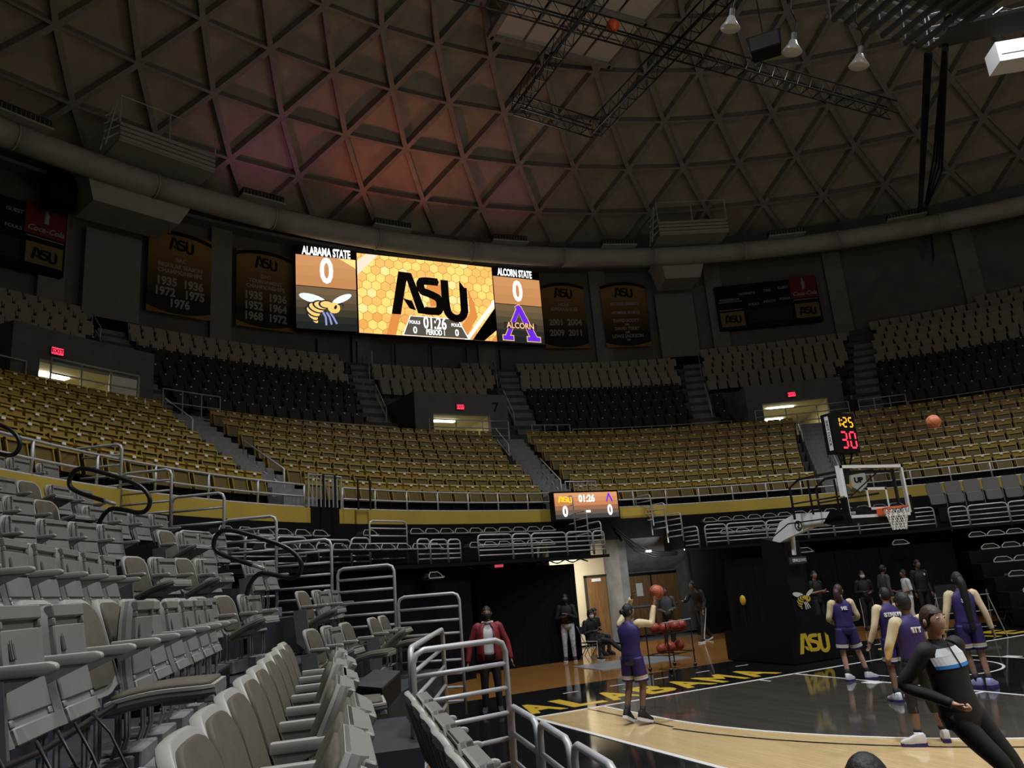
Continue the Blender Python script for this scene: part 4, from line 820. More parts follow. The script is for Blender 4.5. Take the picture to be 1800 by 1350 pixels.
def chair(p, rz, label, pan=82, arms=(1, 0), group=None, end=None, box=True):
    t = thing('folding_arena_chair', label, 'seat', p, rz, group)
    br = link('backrest', CH['backrest'], t); link('back_rib', CH['back_rib'], br); link('cushion', CH['cushion'], br)
    a = rad(pan); pm = M.Translation((0, .025 if pan > 80 else .06, .405))@M.Rotation(a, 4, 'X')
    sp = link('seat_pan', CH['seat_pan'], t, mw=pm)
    for n_ in ('underside_panel', 'vent', 'edge_trim', 'seat_cushion'): link(n_, CH[n_], sp)
    for on, x in zip(arms, (.25, -.25)):
        if on:
            ar = link('armrest', CH['armrest'], t, loc=(x, .06, .625)); link('arm_bracket', CH['arm_bracket'], ar)
    for x in (-.17, .17): link('leg', CH['leg'], t, loc=(x, 0, 0))
    if box: link('mounting_box', CH['mounting_box'], t)
    if end: link('end_panel', CH['end_panel'], t, loc=(.262*end, 0, 0))
    return t
TOPZ, TOPY = .42+.47*.97, -.14
LEV = ('front', 'second', 'third', 'fourth', 'fifth', 'sixth', 'seventh')
def seatrow(ang, s, ztop, ts, where, pans=None, dw=.24):
    r, n, rz = sframe(ang); k = 0
    for i, t0 in enumerate(ts):
        pan = (pans or {}).get(i, 105); st = 'folded up' if pan > 75 else ('half raised' if pan > 25 else 'folded down')
        p = r*(t0+dw)+n*(s-.14)+V((0, 0, ztop-TOPZ)); last = i == len(ts)-1 or ts[i+1]-t0 > .8; firstq = i == 0 or t0-ts[i-1] > .8
        # local +X points to decreasing t
        chair(p, rz, f'beige chair, seat {st}, {ORD[i]} from left, {where}', pan, (0, 1) if not firstq else (1, 1), end=(1 if firstq else None))
def fl(a, b, n): return [lerp(a, b, i/(n-1)) for i in range(n)]
SA, SB_ = 12.5, 32.0
seatrow(SA, 13.25, 1.56, fl(1.65, 4.2, 6), 'front row seen from behind')
seatrow(SA, 14.07, 1.95, [.22, .7, 1.1, 1.53, 2.0, 2.45, 2.92, 3.38, 3.87, 4.33], 'near row at bottom middle', {0: 66, 1: 70, 2: 68, 3: 64, 4: 72, 5: 68, 6: 74, 7: 66, 8: 72, 9: 6}, dw=.22)
seatrow(SA, 14.92, 2.305, [1.77, 2.28, 2.79, 3.3, 3.82, 4.42, 5.0, 5.5, 6.0], 'big row above the cables', {2: 6, 3: 95})
seatrow(SA, 15.79, 2.75, [3.62, 4.13, 4.66, 5.19, 5.72, 6.25], 'row behind the big row')
seatrow(SB_, 18.02, 2.86, [2.68, 3.2, 3.75, 4.25, 5.64, 6.16], 'stand past the aisle, third row', {0: 20, 2: 25})
seatrow(SB_, 18.92, 3.35, [1.9, 2.42, 2.95, 3.47, 4.85, 5.35, 5.83, 6.29], 'stand past the aisle, fourth row', {4: 30})
seatrow(SB_, 19.82, 3.75, [1.4, 1.93, 2.46, 2.99, 3.5, 4.45, 4.96, 5.51, 6.05], 'stand past the aisle, fifth row', {4: 30})
seatrow(SB_, 20.72, 4.18, [2.1, 2.65, 3.2, 3.75, 4.3, 4.87, 5.4], 'stand past the aisle, sixth row', {4: 30})
seatrow(SB_, 21.62, 4.72, [3.5, 4.05, 4.6, 5.15, 5.79], 'stand past the aisle, top row')
seatrow(SB_, 17.12, 2.34, [2.0, 2.52, 3.07, 3.66, 5.48, 6.12, 6.66], 'stand past the aisle, second row', {2: 25, 4: 25})
seatrow(SB_, 16.2, 1.87, [3.45, 4.02, 4.7, 5.95, 6.5], 'stand past the aisle, lowest row', {0: 30, 2: 10, 3: 40, 4: 10})
# decks
def deck(ang, t0, t1, s0, s1, z, zb, nm, mm=DECK):
    r, n, _ = sframe(ang); P = [r*t0+n*s0, r*t1+n*s0, r*t1+n*s1, r*t0+n*s1]; b = mb(mm); b.hexa([p+V((0, 0, zb)) for p in P]+[p+V((0, 0, z)) for p in P]); o = b.obj(nm); fixn(o.data); return o
SAR = [(13.25, 1.56), (14.07, 1.95), (14.92, 2.305), (15.79, 2.75), (16.7, 3.15), (17.6, 3.55)]
for i, (s, z) in enumerate(SAR): struct(deck(SA, -6, 5.3 if i < 2 else 6.9, (s-1.3, s-.6, s-.22)[min(i, 2)], s+(.3, .63, .66)[min(i, 2)], z-TOPZ-.01, max(0, z-TOPZ-.75), 'floor_near_stand'))
SBR = [(16.2, 1.87), (17.12, 2.34), (18.02, 2.86), (18.92, 3.35), (19.82, 3.75), (20.72, 4.18), (21.62, 4.72)]
for i, (s, z) in enumerate(SBR): struct(deck(SB_, .6 if i < 3 else -2, 7.1, s-.62 if i else s-.85, s+.35, z-TOPZ-.01, max(0, z-TOPZ-.8), 'floor_corner_stand'))
o = struct(deck(SB_, -4, 7.1, 18.5, 22.3, 1.0, 0, 'floor_stand_base', BLACK))
# strips of beam in front of the second row, loose cables
r, n, rz = sframe(SA); t = thing('beam_blocks', 'row of grey beam blocks on the deck under the big left row', 'beam', r*2+n*14.60+V((0, 0, 1.075)), rz)
for i, (x0, x1) in enumerate(((-2.2, -1.55), (-1.5, -.9), (-.86, -.55), (-.5, -.33), (-.28, .35), (.45, 1.2), (1.3, 2.0))): link('block', bev(mb(BEAM).hexa([(-x1, -.1, 0), (-x0, -.1, 0), (-x0, .16, 0), (-x1, .16, 0), (-x1, -.07, .42), (-x0, -.07, .42), (-x0, .09, .42), (-x1, .09, .42)]).mesh('block'), .008, 1), t)
rc = random.Random(5); t = thing('loose_cables', 'tangle of thin black cables hanging under the big left row', 'cable', r*2+n*14.80+V((0, 0, 1.43)), rz)
for k in range(9):
    x = -1.3+.22*k+rc.random()*.1; mb(RUB).tube([(-x, .12, .42), (-x+.05, .2, .3+.05*rc.random()), (-x-.05+.2*rc.random(), .30, .15), (-x+.1, .36+.1*rc.random(), .01)], .006, 5).obj('cable', t, smooth=True)
mb(RUB).tube([(1.6, .1, .36), (.8, .12, .40), (0, .1, .37), (-.8, .12, .41), (-2, .1, .38)], .014, 6).obj('cable_trunk', t, smooth=True)
# black step boxes on the near deck
def stepbox(label, px, z, h):
    pass
BOXP = [(-11.44, 9.86), (-10.82, 11.27), (-10.98, 11.83), (-11.6, 10.42)]
def boxat(label, pts, z, h):
    t = thing('step_box', label, 'step', V((*pts[0], z))); o = V(t.location); q = [V((*p, z))-o for p in pts]
    b = mb(DECK); b.hexa([p+V((0, 0, h-.02)) for p in q]+[p+V((0, 0, h)) for p in q]); fixn(b.obj('tread', t).data); b = mb(BLACK); b.hexa([p for p in q]+[p+V((0, 0, h-.02)) for p in q]); fixn(b.obj('body', t).data)
r2, n2, _ = sframe(SA)
def sq4(ang, t0, t1, s0, s1): r, n, _ = sframe(ang); return [tuple((r*a+n*b)[:2]) for a, b in ((t0, s0), (t1, s0), (t1, s1), (t0, s1))]
boxat('black step box with blue top in front of the half raised chairs', BOXP, 1.07, .24)
struct(deck(SA, 5.3, 6.9, 13.1, 14.4, 1.06, .3, 'floor_near_stand'))
boxat('black step box under the chairs at the foot of the aisle', sq4(SA, 6.0, 7.3, 14.75, 15.4), 1.42, .25)
# aisle loop handrails (black foam covered tubes)
LP2 = [(19.20, 2.62), (19.20, 3.36), (19.05, 3.59), (18.85, 3.56), (18.57, 3.47), (18.46, 3.55), (18.46, 3.70), (18.63, 3.87), (19.0, 4.02), (19.45, 4.18), (19.6, 4.12), (19.64, 3.95), (19.5, 3.84), (19.1, 3.69)]
def smooth(P, it=2):
    for _ in range(it):
        Q = [P[0]]
        for a, b_ in zip(P, P[1:]): Q += [tuple(lerp(x, y, .25) for x, y in zip(a, b_)), tuple(lerp(x, y, .75) for x, y in zip(a, b_))]
        P = Q+[P[-1]]
    return P
for ds, dz, lab, T in ((0, 0, 'black looped handrail on the stand aisle, middle one of three', 3.95), (-2.06, -1.0, 'black looped handrail on the stand aisle, lowest one of three', 3.95), (1.85, .93, 'black looped handrail on the stand aisle, cut by the left edge', 3.85)):
    t = thing('loop_handrail', lab, 'handrail', spt(SB_, T, 19.2+ds, 2.5+dz)); o = V(t.location)
    P = [spt(SB_, T, s+ds, z+dz)-o for s, z in smooth(LP2)]; mb(RUB).tube(P, .03, 10).obj('foam_tube', t, smooth=True); mb(PIPE).tube([P[-1], P[-1]+(P[-1]-P[-2])*6], .024, 8).obj('bare_end', t, smooth=True)
# guard panels stepping down the edge of the corner stand
def guard(label, p0, p1, z0, z1, nrail, name='guard_railing', both=True, r=.026):
    t = thing(name, label, 'railing', V((*p0[:2], z0))); o = V(t.location); a, c = V((*p0[:2], 0))-V((o.x, o.y, 0)), V((*p1[:2], 0))-V((o.x, o.y, 0)); H = z1-z0; d = (c-a).normalized(); R = .1
    pts = [a, a+V((0, 0, H-R)), a+V((0, 0, H-R*.3))+d*R*.3, a+d*R+V((0, 0, H)), c-d*R+V((0, 0, H)), c-d*R*.3+V((0, 0, H-R*.3)), c+V((0, 0, H-R)), c]
    mb(PIPE).tube(pts, r, 8).obj('frame_tube', t, smooth=True)
    for i in range(1, nrail): z = H*i/nrail; mb(PIPE).tube([a+V((0, 0, z)), c+V((0, 0, z))], r*.82, 6).obj('rail', t, smooth=True)
    return t
for i, (s, z) in enumerate(((20.9, 5.14), (19.95, 4.6), (18.98, 4.1), (18.05, 3.62), (17.1, 3.15), (16.05, 2.65))):
    s1 = s+.95; p0, p1 = spt(SB_, 7.0, s), spt(SB_, 7.0, s1); guard(f'stepped grey guard railing at the edge of the far stand, {ORD[i]} panel from the top', p0, p1, z-1.5 if i > 1 else z-1.1, z, 8 if i > 2 else 6)
guard('grey guard railing with many rails, lowest at the far stand edge', spt(SB_, 7.0, 15.0), spt(SB_, 7.0, 16.0), .3, 2.12, 9)
guard('grey guard railing slanting away behind the gate railing', (-11.58, 8.45), (-10.42, 10.85), .3, 1.75, 7)
guard('grey gate railing in front of the man in the maroon jacket', (-11.58, 8.38), (-10.67, 8.54), .3, 1.73, 7)
guard('slanting grey front railing, left panel at the bottom edge', (-10.68, 8.48), (-10.86, 7.63), .05, 1.18, 5)
guard('slanting grey front railing, middle panel at the bottom edge', (-10.87, 7.56), (-11.05, 6.77), .05, 1.18, 5)
guard('slanting grey front railing, right panel at the bottom edge', (-11.06, 6.7), (-11.23, 5.92), .05, 1.18, 5)
# ------------------------------------------------------------------ stands under the fascia at the far end
ENDL, ENDR = (94.8, 160), (12, 82.5)
def enddeck(a0, a1, R0, R1, z, zb, nm='floor_end_stand', mm=BLACK): b = mb(mm); b.arcwall(CB, R0, R1, zb, z, a0, a1, max(3, int((a1-a0)/3))); o = struct(b.obj(nm)); fixn(o.data); return o
for a0, a1 in (ENDL, ENDR): enddeck(a0, a1, 15.3, 16.25, 2.78, 2.70); enddeck(a0, a1, 16.25, 17.6, 3.22, 2.8)
def loopchair_mesh():
    b = mb(BSEAT); b.box(-.22, .22, -.02, .32, -.03, .02); b.mat(SHELL2); b.tube([(-.235, .36, .0), (-.225, .34, .06), (-.13, .30, .135), (.13, .30, .135), (.225, .34, .06), (.235, .36, .0)], .013, 6)
    b.tube([(-.25, .38, .0), (.25, .38, .0)], .014, 6); b.mat(BSEAT).prism([(-.21, .0), (.21, .0), (.12, .115), (-.12, .115)], lambda u, v, d: (u, d, v), .05, .28); b.mat(TAUPE).bar((-.25, .0, .02), (-.25, .40, .02), .025, .03); return b.mesh('collapsed_chair')
LCM = loopchair_mesh()
def looprow(R, z, az0, az1, lab, grp, pitch=.52):
    n = int(rad(az1-az0)*R/pitch)
    for i in range(n):
        az = az0+(i+.5)*(az1-az0)/n; p = pol(CB, R, az, z)
        o = link('collapsed_chair', LCM); o.location = p; o.rotation_euler = (0, 0, rad(az+90)); tag(o, f'{lab}, {nth(n-i)} from left', 'seat', grp)
looprow(17.0, 3.62, 98, 116.5, 'collapsed pale-rimmed chair, upper row under fascia, left of portal', 'collapsed chairs, upper row left of portal')
looprow(17.0, 3.58, 119.5, 123.0, 'collapsed pale-rimmed chair below the black stair gate', 'collapsed chairs by the stair gate'); looprow(17.0, 3.55, 126, 138, 'collapsed pale-rimmed chair behind the corner stand railings', 'collapsed chairs behind corner stand')
looprow(16.0, 3.16, 101, 112.5, 'collapsed pale-rimmed chair, lower row behind left rail panels', 'collapsed chairs, lower row left of portal'); looprow(16.0, 3.16, 116, 138, 'collapsed pale-rimmed chair, lower row behind corner guard rails', 'collapsed chairs, lower row far left')
looprow(17.0, 3.62, 55, 79, 'collapsed pale-rimmed chair in the upper row behind the hoop', 'collapsed chairs, upper row right of portal'); looprow(16.0, 3.16, 55, 79, 'collapsed pale-rimmed chair in the lower row behind the hoop', 'collapsed chairs, lower row right of portal')
looprow(15.5, 2.45, 116.5, 121.8, 'collapsed pale-rimmed chair low beside the black curtain at left', 'two collapsed chairs by the curtain', .95)
for az, lab in ((70.2, 'lone pair of collapsed chairs on the black panels, left pair'), (58.6, 'lone pair of collapsed chairs on the black panels, right pair')): looprow(15.15, 2.38, az-1.8, az+1.8, 'collapsed pale chair on the black panel top, '+lab.split(', ')[1], lab, .48)
for m_ in range(6):
    R, z = 15.1-.84*m_, 2.5-.38*m_; enddeck(30, 51.5, R-.5, R+.45, z-.5, max(0, z-.95), 'floor_corner_bank')
    looprow(R, z-.08, 33, 51, f'collapsed pale-rimmed chair, {ORD[m_]} row down of right corner bank', f'right corner bank, {ORD[m_]} row down')
# upright grey chairs at the right edge
for i in range(9):
    az = 52-1.95*i-.6; t = thing('grey_stacking_seat', f'grey upright stadium seat under the yellow fascia at right, {nth(i+1)} from left', 'seat', pol(CB, 16.7, az, 3.45), rad(az+90), 'grey upright seats at right')
    link('backrest', bev(mb(mat('grey_seat', (.13, .13, .125), .55)).prism(rounded(.50, .46, .07), lambda u, v, d: (u, -.06-.12*v+d, .40+v), 0, .04).mesh('backrest'), .01, 1), t); link('seat_pan', bev(mb(mat('grey_seat', (.24, .235, .22))).prism(rounded(.48, .32, .06), lambda u, v, d: (u, .08-.1*v+d, .12+v), 0, .04).mesh('seat_pan'), .01, 1), t)
    mb(STEEL).box(-.27, -.25, -.1, .1, 0, .5).obj('standard', t)
enddeck(30, 52, 16.2, 17.6, 3.45, 3.0)
# rails on the end stands
def railseg(a0, a1, R, z0, z1, lab, n=5): return guard(lab, pol(CB, R, a0), pol(CB, R, a1), z0, z1, n, r=.022)
for i, (a0, a1) in enumerate(((112.2, 107.6), (107.5, 105.0), (104.9, 100.2), (100.1, 96.6), (96.5, 95.0))): railseg(a0, a1, 15.4, 2.8, 3.46, f'small grey rail panel {ORD[i]} from the left, on the stand left of the portal')
for i, (a0, a1, z1) in enumerate(((130, 126.2, 3.4), (126.1, 123.9, 3.45), (123.8, 119.2, 3.85), (119.1, 117.5, 3.4), (117.4, 115.2, 3.38), (115.1, 113.5, 3.38))): railseg(a0, a1, 16.0 if i < 3 else 15.7, 2.8, z1, f'grey rail panel {ORD[i]} from the left, behind the corner stand', 6 if i == 2 else 5)
for i in range(4): railseg(131+3.4*i, 134.3+3.4*i, 16.1, 2.8, 3.45, f'dim grey rail panel seen between the corner guard rails, {ORD[i]} from the right')
for i, (a0, a1) in enumerate(((81.4, 78.6), (78.5, 73.5), (73.4, 68.4), (68.3, 65.2), (65.1, 62.2), (62.1, 56.8), (56.7, 53.4))): railseg(a0, a1, 15.4, 2.8, 3.45, f'small grey rail panel {ORD[i]} from the left, on the stand right of the portal')
for i, (a0, a1) in enumerate(((51.6, 49.6), (49.5, 45.4), (45.3, 41), (40.9, 36))): railseg(a0, a1, 15.6, 2.65, 3.4, f'small grey rail panel {ORD[i]} from the left, above the right corner bank')
# stepped rails at the sides of the portal
for i, (az, R0, z1) in enumerate(((81.9, 15.6, 3.45), (82.6, 16.2, 3.95), (83.3, 16.8, 4.35), (84.0, 17.3, 4.7))): guard(f'stepped grey rail panel {ORD[i]} from the bottom, right side of the portal', pol(CB, R0, az), pol(CB, R0+.75, az+.5), 2.75+.3*i, z1, 5, r=.022)
for i, (az, R0, z1) in enumerate(((95.0, 15.5, 3.75), (94.9, 16.2, 4.15), (94.8, 16.9, 4.7))): guard(f'stepped grey rail panel {ORD[i]} from the bottom, left side of the portal', pol(CB, R0, az), pol(CB, R0+.8, az-.3), 2.75+.25*i, z1, 5, r=.022)
# black drapes, portal, tunnel
b = mb(DRAPE); b.box(-5.55, -2.5, 21.55, 21.65, 0, 2.58); struct(b.obj('wall_drape_left'))
b = mb(DRAPE); b.arcwall(CB, 15.55, 15.65, 0, 2.6, 113, 165, 20); fixn(struct(b.obj('wall_drape_far_left')).data)
for a0, a1 in ((79.3, 74.2), (74.1, 65.6), (65.5, 60.3), (60.2, 52)): b = mb(DRAPE); b.arcwall(CB, 15.5, 15.6, 0, 2.35 if a0 < 80 else 2.72, a1, a0, 3); fixn(struct(b.obj('wall_drape_right')).data)
b = mb(BLACK); b.arcwall(CB, 17.7, 17.9, 0, 3.4, 97, 160, 20).arcwall(CB, 17.7, 17.9, 0, 3.4, 20, 79.3, 20); fixn(struct(b.obj('wall_back_of_stands')).data)
tx = thing('stand_truss', 'black cross-braced steel under the stand left of the portal', 'truss', (-6, 21.5, 2.62))
for i in range(8): mb(TR).tube([(i*.5, .1, 0), (i*.5+.5, .1, .16)], .02, 5).obj('brace', tx); mb(TR).tube([(i*.5+.5, .1, 0), (i*.5, .1, .16)], .02, 5).obj('brace', tx)
mb(TR).bar((0, .1, .17), (4.1, .1, .17), .06, .05).obj('beam', tx)
b = mb(CREAM); b.box(-3.2, .75, 25.2, 25.4, 0, 3.3); o = struct(b.obj('wall_corridor'))
mb(CREAM).box(-3.3, -3.1, 21.9, 25.2, 0, 3.3).obj('side_wall', o)
b = mb(DOORW); b.box(-.05, .72, 25.12, 25.2, 0, 2.15); d1 = struct(b.obj('door_1')); mb(mat('door_frame_black', (.02, .018, .015))).box(-.11, -.05, 25.1, 25.2, 0, 2.2).box(-.11, .75, 25.1, 25.2, 2.15, 2.22).obj('door_frame', d1); mb(PLATE).box(.15, .5, 25.09, 25.12, 2.0, 2.1).obj('door_plate', d1)
b = mb(CONC); b.box(.75, 2.0, 25.9, 26.4, 0, 4.2).box(2.0, 4.6, 26.2, 26.4, 2.1, 4.2).box(4.4, 5.4, 25.6, 26.4, 0, 4.2); fixn(b.hexa([(.75, 24.2, 0), (1.05, 24.2, 0), (1.3, 26, 0), (.75, 26, 0), (.75, 24.2, 3.9), (1.05, 24.2, 3.9), (1.3, 26, 3.9), (.75, 26, 3.9)]).obj('wall_portal').data); struct(bpy.data.objects['wall_portal'])
b = mb(CONC); b.hexa([(.9, 23.9, 3.35), (3.2, 23.9, 3.35), (5.0, 26.2, 2.2), (.9, 26.2, 2.2), (.9, 23.9, 4.1), (3.4, 23.9, 4.1), (5.0, 26.4, 4.1), (.9, 26.4, 4.1)]); fixn(struct(b.obj('ceiling_portal_soffit')).data)
for i, x in enumerate((2.05, 3.26)):
    b = mb(DOORW); b.box(x, x+1.17, 26.1, 26.2, 0, 2.06); d2 = struct(b.obj('door_%d' % (i+2))); mb(BLACK).box(x, x+1.17, 26.08, 26.12, 2.06, 2.16).box(x-.05, x, 26.08, 26.2, 0, 2.16).obj('door_frame', d2); mb(STEEL).bar((x+.15, 26.05, 1.0), (x+1.0, 26.05, 1.0), .05, .06).obj('push_bar', d2)
    if i == 0: mb(PLATE).box(x+.5, x+.78, 26.08, 26.1, 1.35, 1.8).obj('paper_notice', d2)
for k in range(3): tag(mb(RUB).tube([(.45, 23.8, 3.68-.05*k), (1.1, 23.72, 3.12-.12*k), (1.8, 23.68, 2.80-.08*k), (2.7, 23.6, 2.76-.05*k)], .025, 6).obj('sagging_cable', smooth=True), f'sagging black cable across the portal, {ORD[k]} from the top', 'cable')
b = mb(WHITE); b.box(1.45, 1.68, 23.62, 23.70, 2.80, 2.88); tag(b.obj('cable_box'), 'small white box on the sagging portal cables', 'box')
area('corridor_lamp_light', (-1.2, 23.6, 3.0), (-.8, 24.6, 0), .8, 110, (1, .94, .80), 165)
area('portal_fill_light', (2.2, 22.4, 2.3), (2.8, 26.2, 2.3), .6, 32, (.95, 1, 1), 170)  # added fill with no fixture, brightens the portal soffit and doors
t = thing('corridor_light', 'bright fluorescent light in the corridor behind the black curtain', 'light', (-2.35, 22.75, 2.74)); mb(emi('corridor_tube', (1, .95, .82), 6)).box(-.6, .6, -.15, .15, -.06, 0).obj('diffuser', t); mb(WHITE).box(-.65, .65, -.2, .2, 0, .04).obj('casing', t)
b = mb(CONC_D); b.box(-3.3, .75, 24.0, 25.4, 3.31, 3.4); struct(b.obj('ceiling_corridor'))
for az, hw, side in VOMS:
    p = pol(CB, 28.5, az, 9.3); area('tunnel_lamp_light', p, (p.x, p.y, 7), .7, 45, (1, .93, .72), 170)
e = tag(mb(emi('dim_exit', (.8, .08, .14), .7)).box(-.12, .12, -.02, .02, -.035, .035).obj('exit_sign'), 'small red exit sign above the black curtain', 'sign'); e.location = (-4.9, 21.4, 2.66)
# floor mat and rack
MATG = mat('grey_floor_mat', (.20, .21, .235), .35, noise=.15, nscale=2)
tag(mb(MATG).box(-3.6, -.95, 18.7, 20.2, .0, .012).obj('floor_mat'), 'pale grey floor mat left of the hoop base', 'mat')
t = thing('ball_rack', 'wire ball rack with two shelves of basketballs beside the shooter', 'rack', (-2.55, 17.35, 0), rad(20)); RK = mat('dark_rack_metal', (.05, .03, .03), .35, metal=.5)
for x in (-.5, .5):
    for y in (-.28, .28): mb(RK).tube([(x, y, .08), (x, y, 1.05)], .016, 6).obj('upright', t); w_ = mb(RUB); w_.sphere((x, y, .045), .045, 8, 6); w_.obj('caster', t)
for z in (.35, .80): 
    for y in (-.28, .28): mb(RK).tube([(-.55, y, z), (.55, y, z)], .014, 6).obj('shelf_rail', t)
    for x in (-.5, 0, .5): mb(RK).tube([(x, -.28, z), (x, .28, z)], .012, 5).obj('shelf_bar', t)
mb(PIPE).tube([(-.55, -.28, 1.05), (.55, -.28, 1.05)], .014, 6).obj('top_rail', t)
RB = mat('red_brown_ball', (.34, .06, .035), .5, noise=.1, nscale=30)
for k, (x, y, z) in enumerate(((-.36, -.13, .935), (-.36, .13, .935), (.1, -.13, .935), (.36, -.13, .935), (.36, .13, .935), (-.36, 0, .485), (.0, 0, .485), (.36, 0, .485))):
    c, s = cos(rad(20)), sin(rad(20)); ball((-2.55+c*x-s*y, 17.35+s*x+c*y, z), ('red basketball at the far left end of the top rack shelf', 'red basketball behind the left end ball on the top rack shelf', 'red basketball in the middle of the top rack shelf', 'red basketball at the front right of the top rack shelf', 'red basketball at the back right of the top rack shelf', 'red basketball at the left of the lower rack shelf', 'red basketball in the middle of the lower rack shelf', 'red basketball at the right of the lower rack shelf')[k], RB, 'balls on the top rack shelf' if k < 5 else 'balls on the lower rack shelf')
# ------------------------------------------------------------------ people
def skinmesh(vs, es, rs, root=0, sub=1, name='body'):
    me = bpy.data.meshes.new(name); me.from_pydata(vs, es, []); o = bpy.data.objects.new(name, me); COL.objects.link(o)
    sk = o.modifiers.new('s', 'SKIN'); sk.use_smooth_shade = True; sk.branch_smoothing = .3
    for i, d in enumerate(me.skin_vertices[0].data): d.radius = rs[i] if isinstance(rs[i], tuple) else (rs[i], rs[i]); d.use_root = i == root
    s2 = o.modifiers.new('u', 'SUBSURF'); s2.levels = sub; s2.render_levels = sub
    dg = bpy.context.evaluated_depsgraph_get(); out = bpy.data.meshes.new_from_object(o.evaluated_get(dg)); bpy.data.objects.remove(o); out.name = name
    out.polygons.foreach_set('use_smooth', [True]*len(out.polygons)); return out
def limb(b, pts, rs, n=10, caps=True): return b.tube(pts, 1, n, radii=rs, caps=caps)
def dense(pts, rs, k=4):
    P, R = [], []
    for i in range(len(pts)-1):
        p0 = pts[max(0, i-1)]; p1, p2 = pts[i], pts[i+1]; p3 = pts[min(len(pts)-1, i+2)]
        for j in range(k):
            t = j/k; P.append((p1*2+(p2-p0)*t+(p0*2-p1*5+p2*4-p3)*t*t+(p1*3-p0-p2*3+p3)*t**3)*.5); R.append(lerp(rs[i], rs[i+1], t))
    return P+[pts[-1]], R+[rs[-1]]
def loft(b, rows, n=16):  # rows of (centre, xvec, yvec, a, b)
    b.rings([[c+x*(a*cos(2*pi*k/n))+y*(bb*sin(2*pi*k/n)) for k in range(n)] for c, x, y, a, bb in rows])
DEF = dict(pelvis=(0, 0, .95), waist=(0, 0, 1.08), chest=(0, .0, 1.27), neck=(0, -.01, 1.47), head=(0, .02, 1.62),
    shl=(-.18, 0, 1.40), ell=(-.24, -.03, 1.12), wrl=(-.25, .04, .87), shr=(.18, 0, 1.40), elr=(.24, -.03, 1.12), wrr=(.25, .04, .87),
    hil=(-.09, 0, .92), knl=(-.11, .02, .50), anl=(-.12, -.02, .09), tol=(-.14, .15, .03), hir=(.09, 0, .92), knr=(.11, .02, .50), anr=(.12, -.02, .09), tor=(.14, .15, .03))
def person(label, loc, yaw, h=1.75, J=None, skin=None, top=None, sleeve=None, slen=1., bottom=None, blen=1., shoe=None, sock=None, hair='short', hairm=None, mask=None, trim=None, belly=1., hem=None, name_text=None, face=(0, 1, 0), extras=None, curl=.55, stripe=None, bulk=1.):
    skin = skin or SKIN_D; hairm = hairm or HAIR; k = h/1.75
    P = {a: V(c) for a, c in {**DEF, **(J or {})}.items()}; P = {a: v*k for a, v in P.items()}
    t = thing('person', label, 'person', loc, yaw)
    vs, es, rs = [], [], []
    def av(p, r, par=None):
        vs.append(tuple(p)); rs.append(r)
        if par is not None: es.append((par, len(vs)-1))
        return len(vs)-1
    pe = av(P['pelvis'], .105*k*belly); wa = av(P['waist'], .10*k*belly, pe); ch = av(P['chest'], .115*k*bulk, wa); nk = av(P['neck'], .05*k, ch); hd = av(lerp(P['neck'], P['head'], .55), .056*k, nk); av(P['head'], .062*k, hd)
    hands = []
    for s in 'lr':
        sh = av(lerp(P['sh'+s], P['chest']+V((0, 0, .08*k)), .12), .055*k, ch); el = av(P['el'+s], .038*k, sh); wr = av(P['wr'+s], .025*k, el)
        d = (P['wr'+s]-P['el'+s]).normalized(); sd = 1 if s == 'r' else -1
        fwd = V((0, 1, 0)); pn = (fwd-d*fwd.dot(d)); pn = (pn.normalized() if pn.length > .2 else V((1, 0, 0))); side = d.cross(pn).normalized()
        pa = av(P['wr'+s]+d*.055*k, (.036*k, .030*k) if curl > .8 else (.034*k, .020*k), wr)
        for q in range(4):
            w = (q-1.5)*.019*k; L = (.070, .080, .076, .060)[q]*k; b0 = P['wr'+s]+d*.085*k+pn*w; nrm = side*(-1)
            f1 = av(b0, .0095*k, pa); fist = curl > .8; f2 = av(b0+d*L*(.34 if fist else .5)+nrm*L*(.30 if fist else .25*curl), (.0115 if fist else .009)*k, f1); av(b0+d*L*(-.15 if fist else .95-.5*curl)+nrm*L*(.52 if fist else .75*curl), (.010 if fist else .0078)*k, f2)
        th = av(P['wr'+s]+d*.035*k+pn*.032*k, .011*k, wr); av(P['wr'+s]+d*.075*k+pn*.055*k-side*.012*k, .0095*k, th)
        hp = av(P['hi'+s], .09*k, pe); kn = av(P['kn'+s], .056*k, hp); ca = av(lerp(P['kn'+s], P['an'+s], .3)-V((0, .01*k, 0)), .056*k, kn); an = av(P['an'+s], .036*k, ca); av(P['to'+s], (.038*k, .022*k), an)
    me = skinmesh(vs, es, rs)
    # the head with a face, joined into the body mesh
    f = V(face).normalized(); upv = (P['head']-P['neck']).normalized(); rt = f.cross(V((0, 0, 1))).normalized(); upv = rt.cross(f).normalized(); H = P['head']; hm = MB()
    def hp_(x, y, z): return H+rt*x*k+f*y*k+upv*z*k
    rings = []; nr, ns = 14, 20
    for i in range(nr+1):
        ph = -pi/2+pi*(i+.03)/(nr+.06); z = .118*sin(ph); row = []
        for j in range(ns):
            a = 2*pi*j/ns; x, y = .075*cos(ph)*cos(a), .096*cos(ph)*sin(a)
            if z < 0: x *= 1+z*2.2; y = y*(1+z*1.2)+.012*(-z/.118)*(1 if sin(a) > 0 else -.4)
            fr = max(0, sin(a))
            if abs(x) < .03 and sin(a) > .8: y += .020*math.exp(-((z+.012)/.022)**2)*(1-abs(x)/.03)+.006*math.exp(-((z+.055)/.012)**2)+.008*math.exp(-((z+.098)/.016)**2)
            if sin(a) > .55 and .015 < abs(x) < .05: y -= .008*math.exp(-((z-.018)/.014)**2)
            row.append(hp_(x, y, z))
        rings.append(row)
    hm.rings(rings)
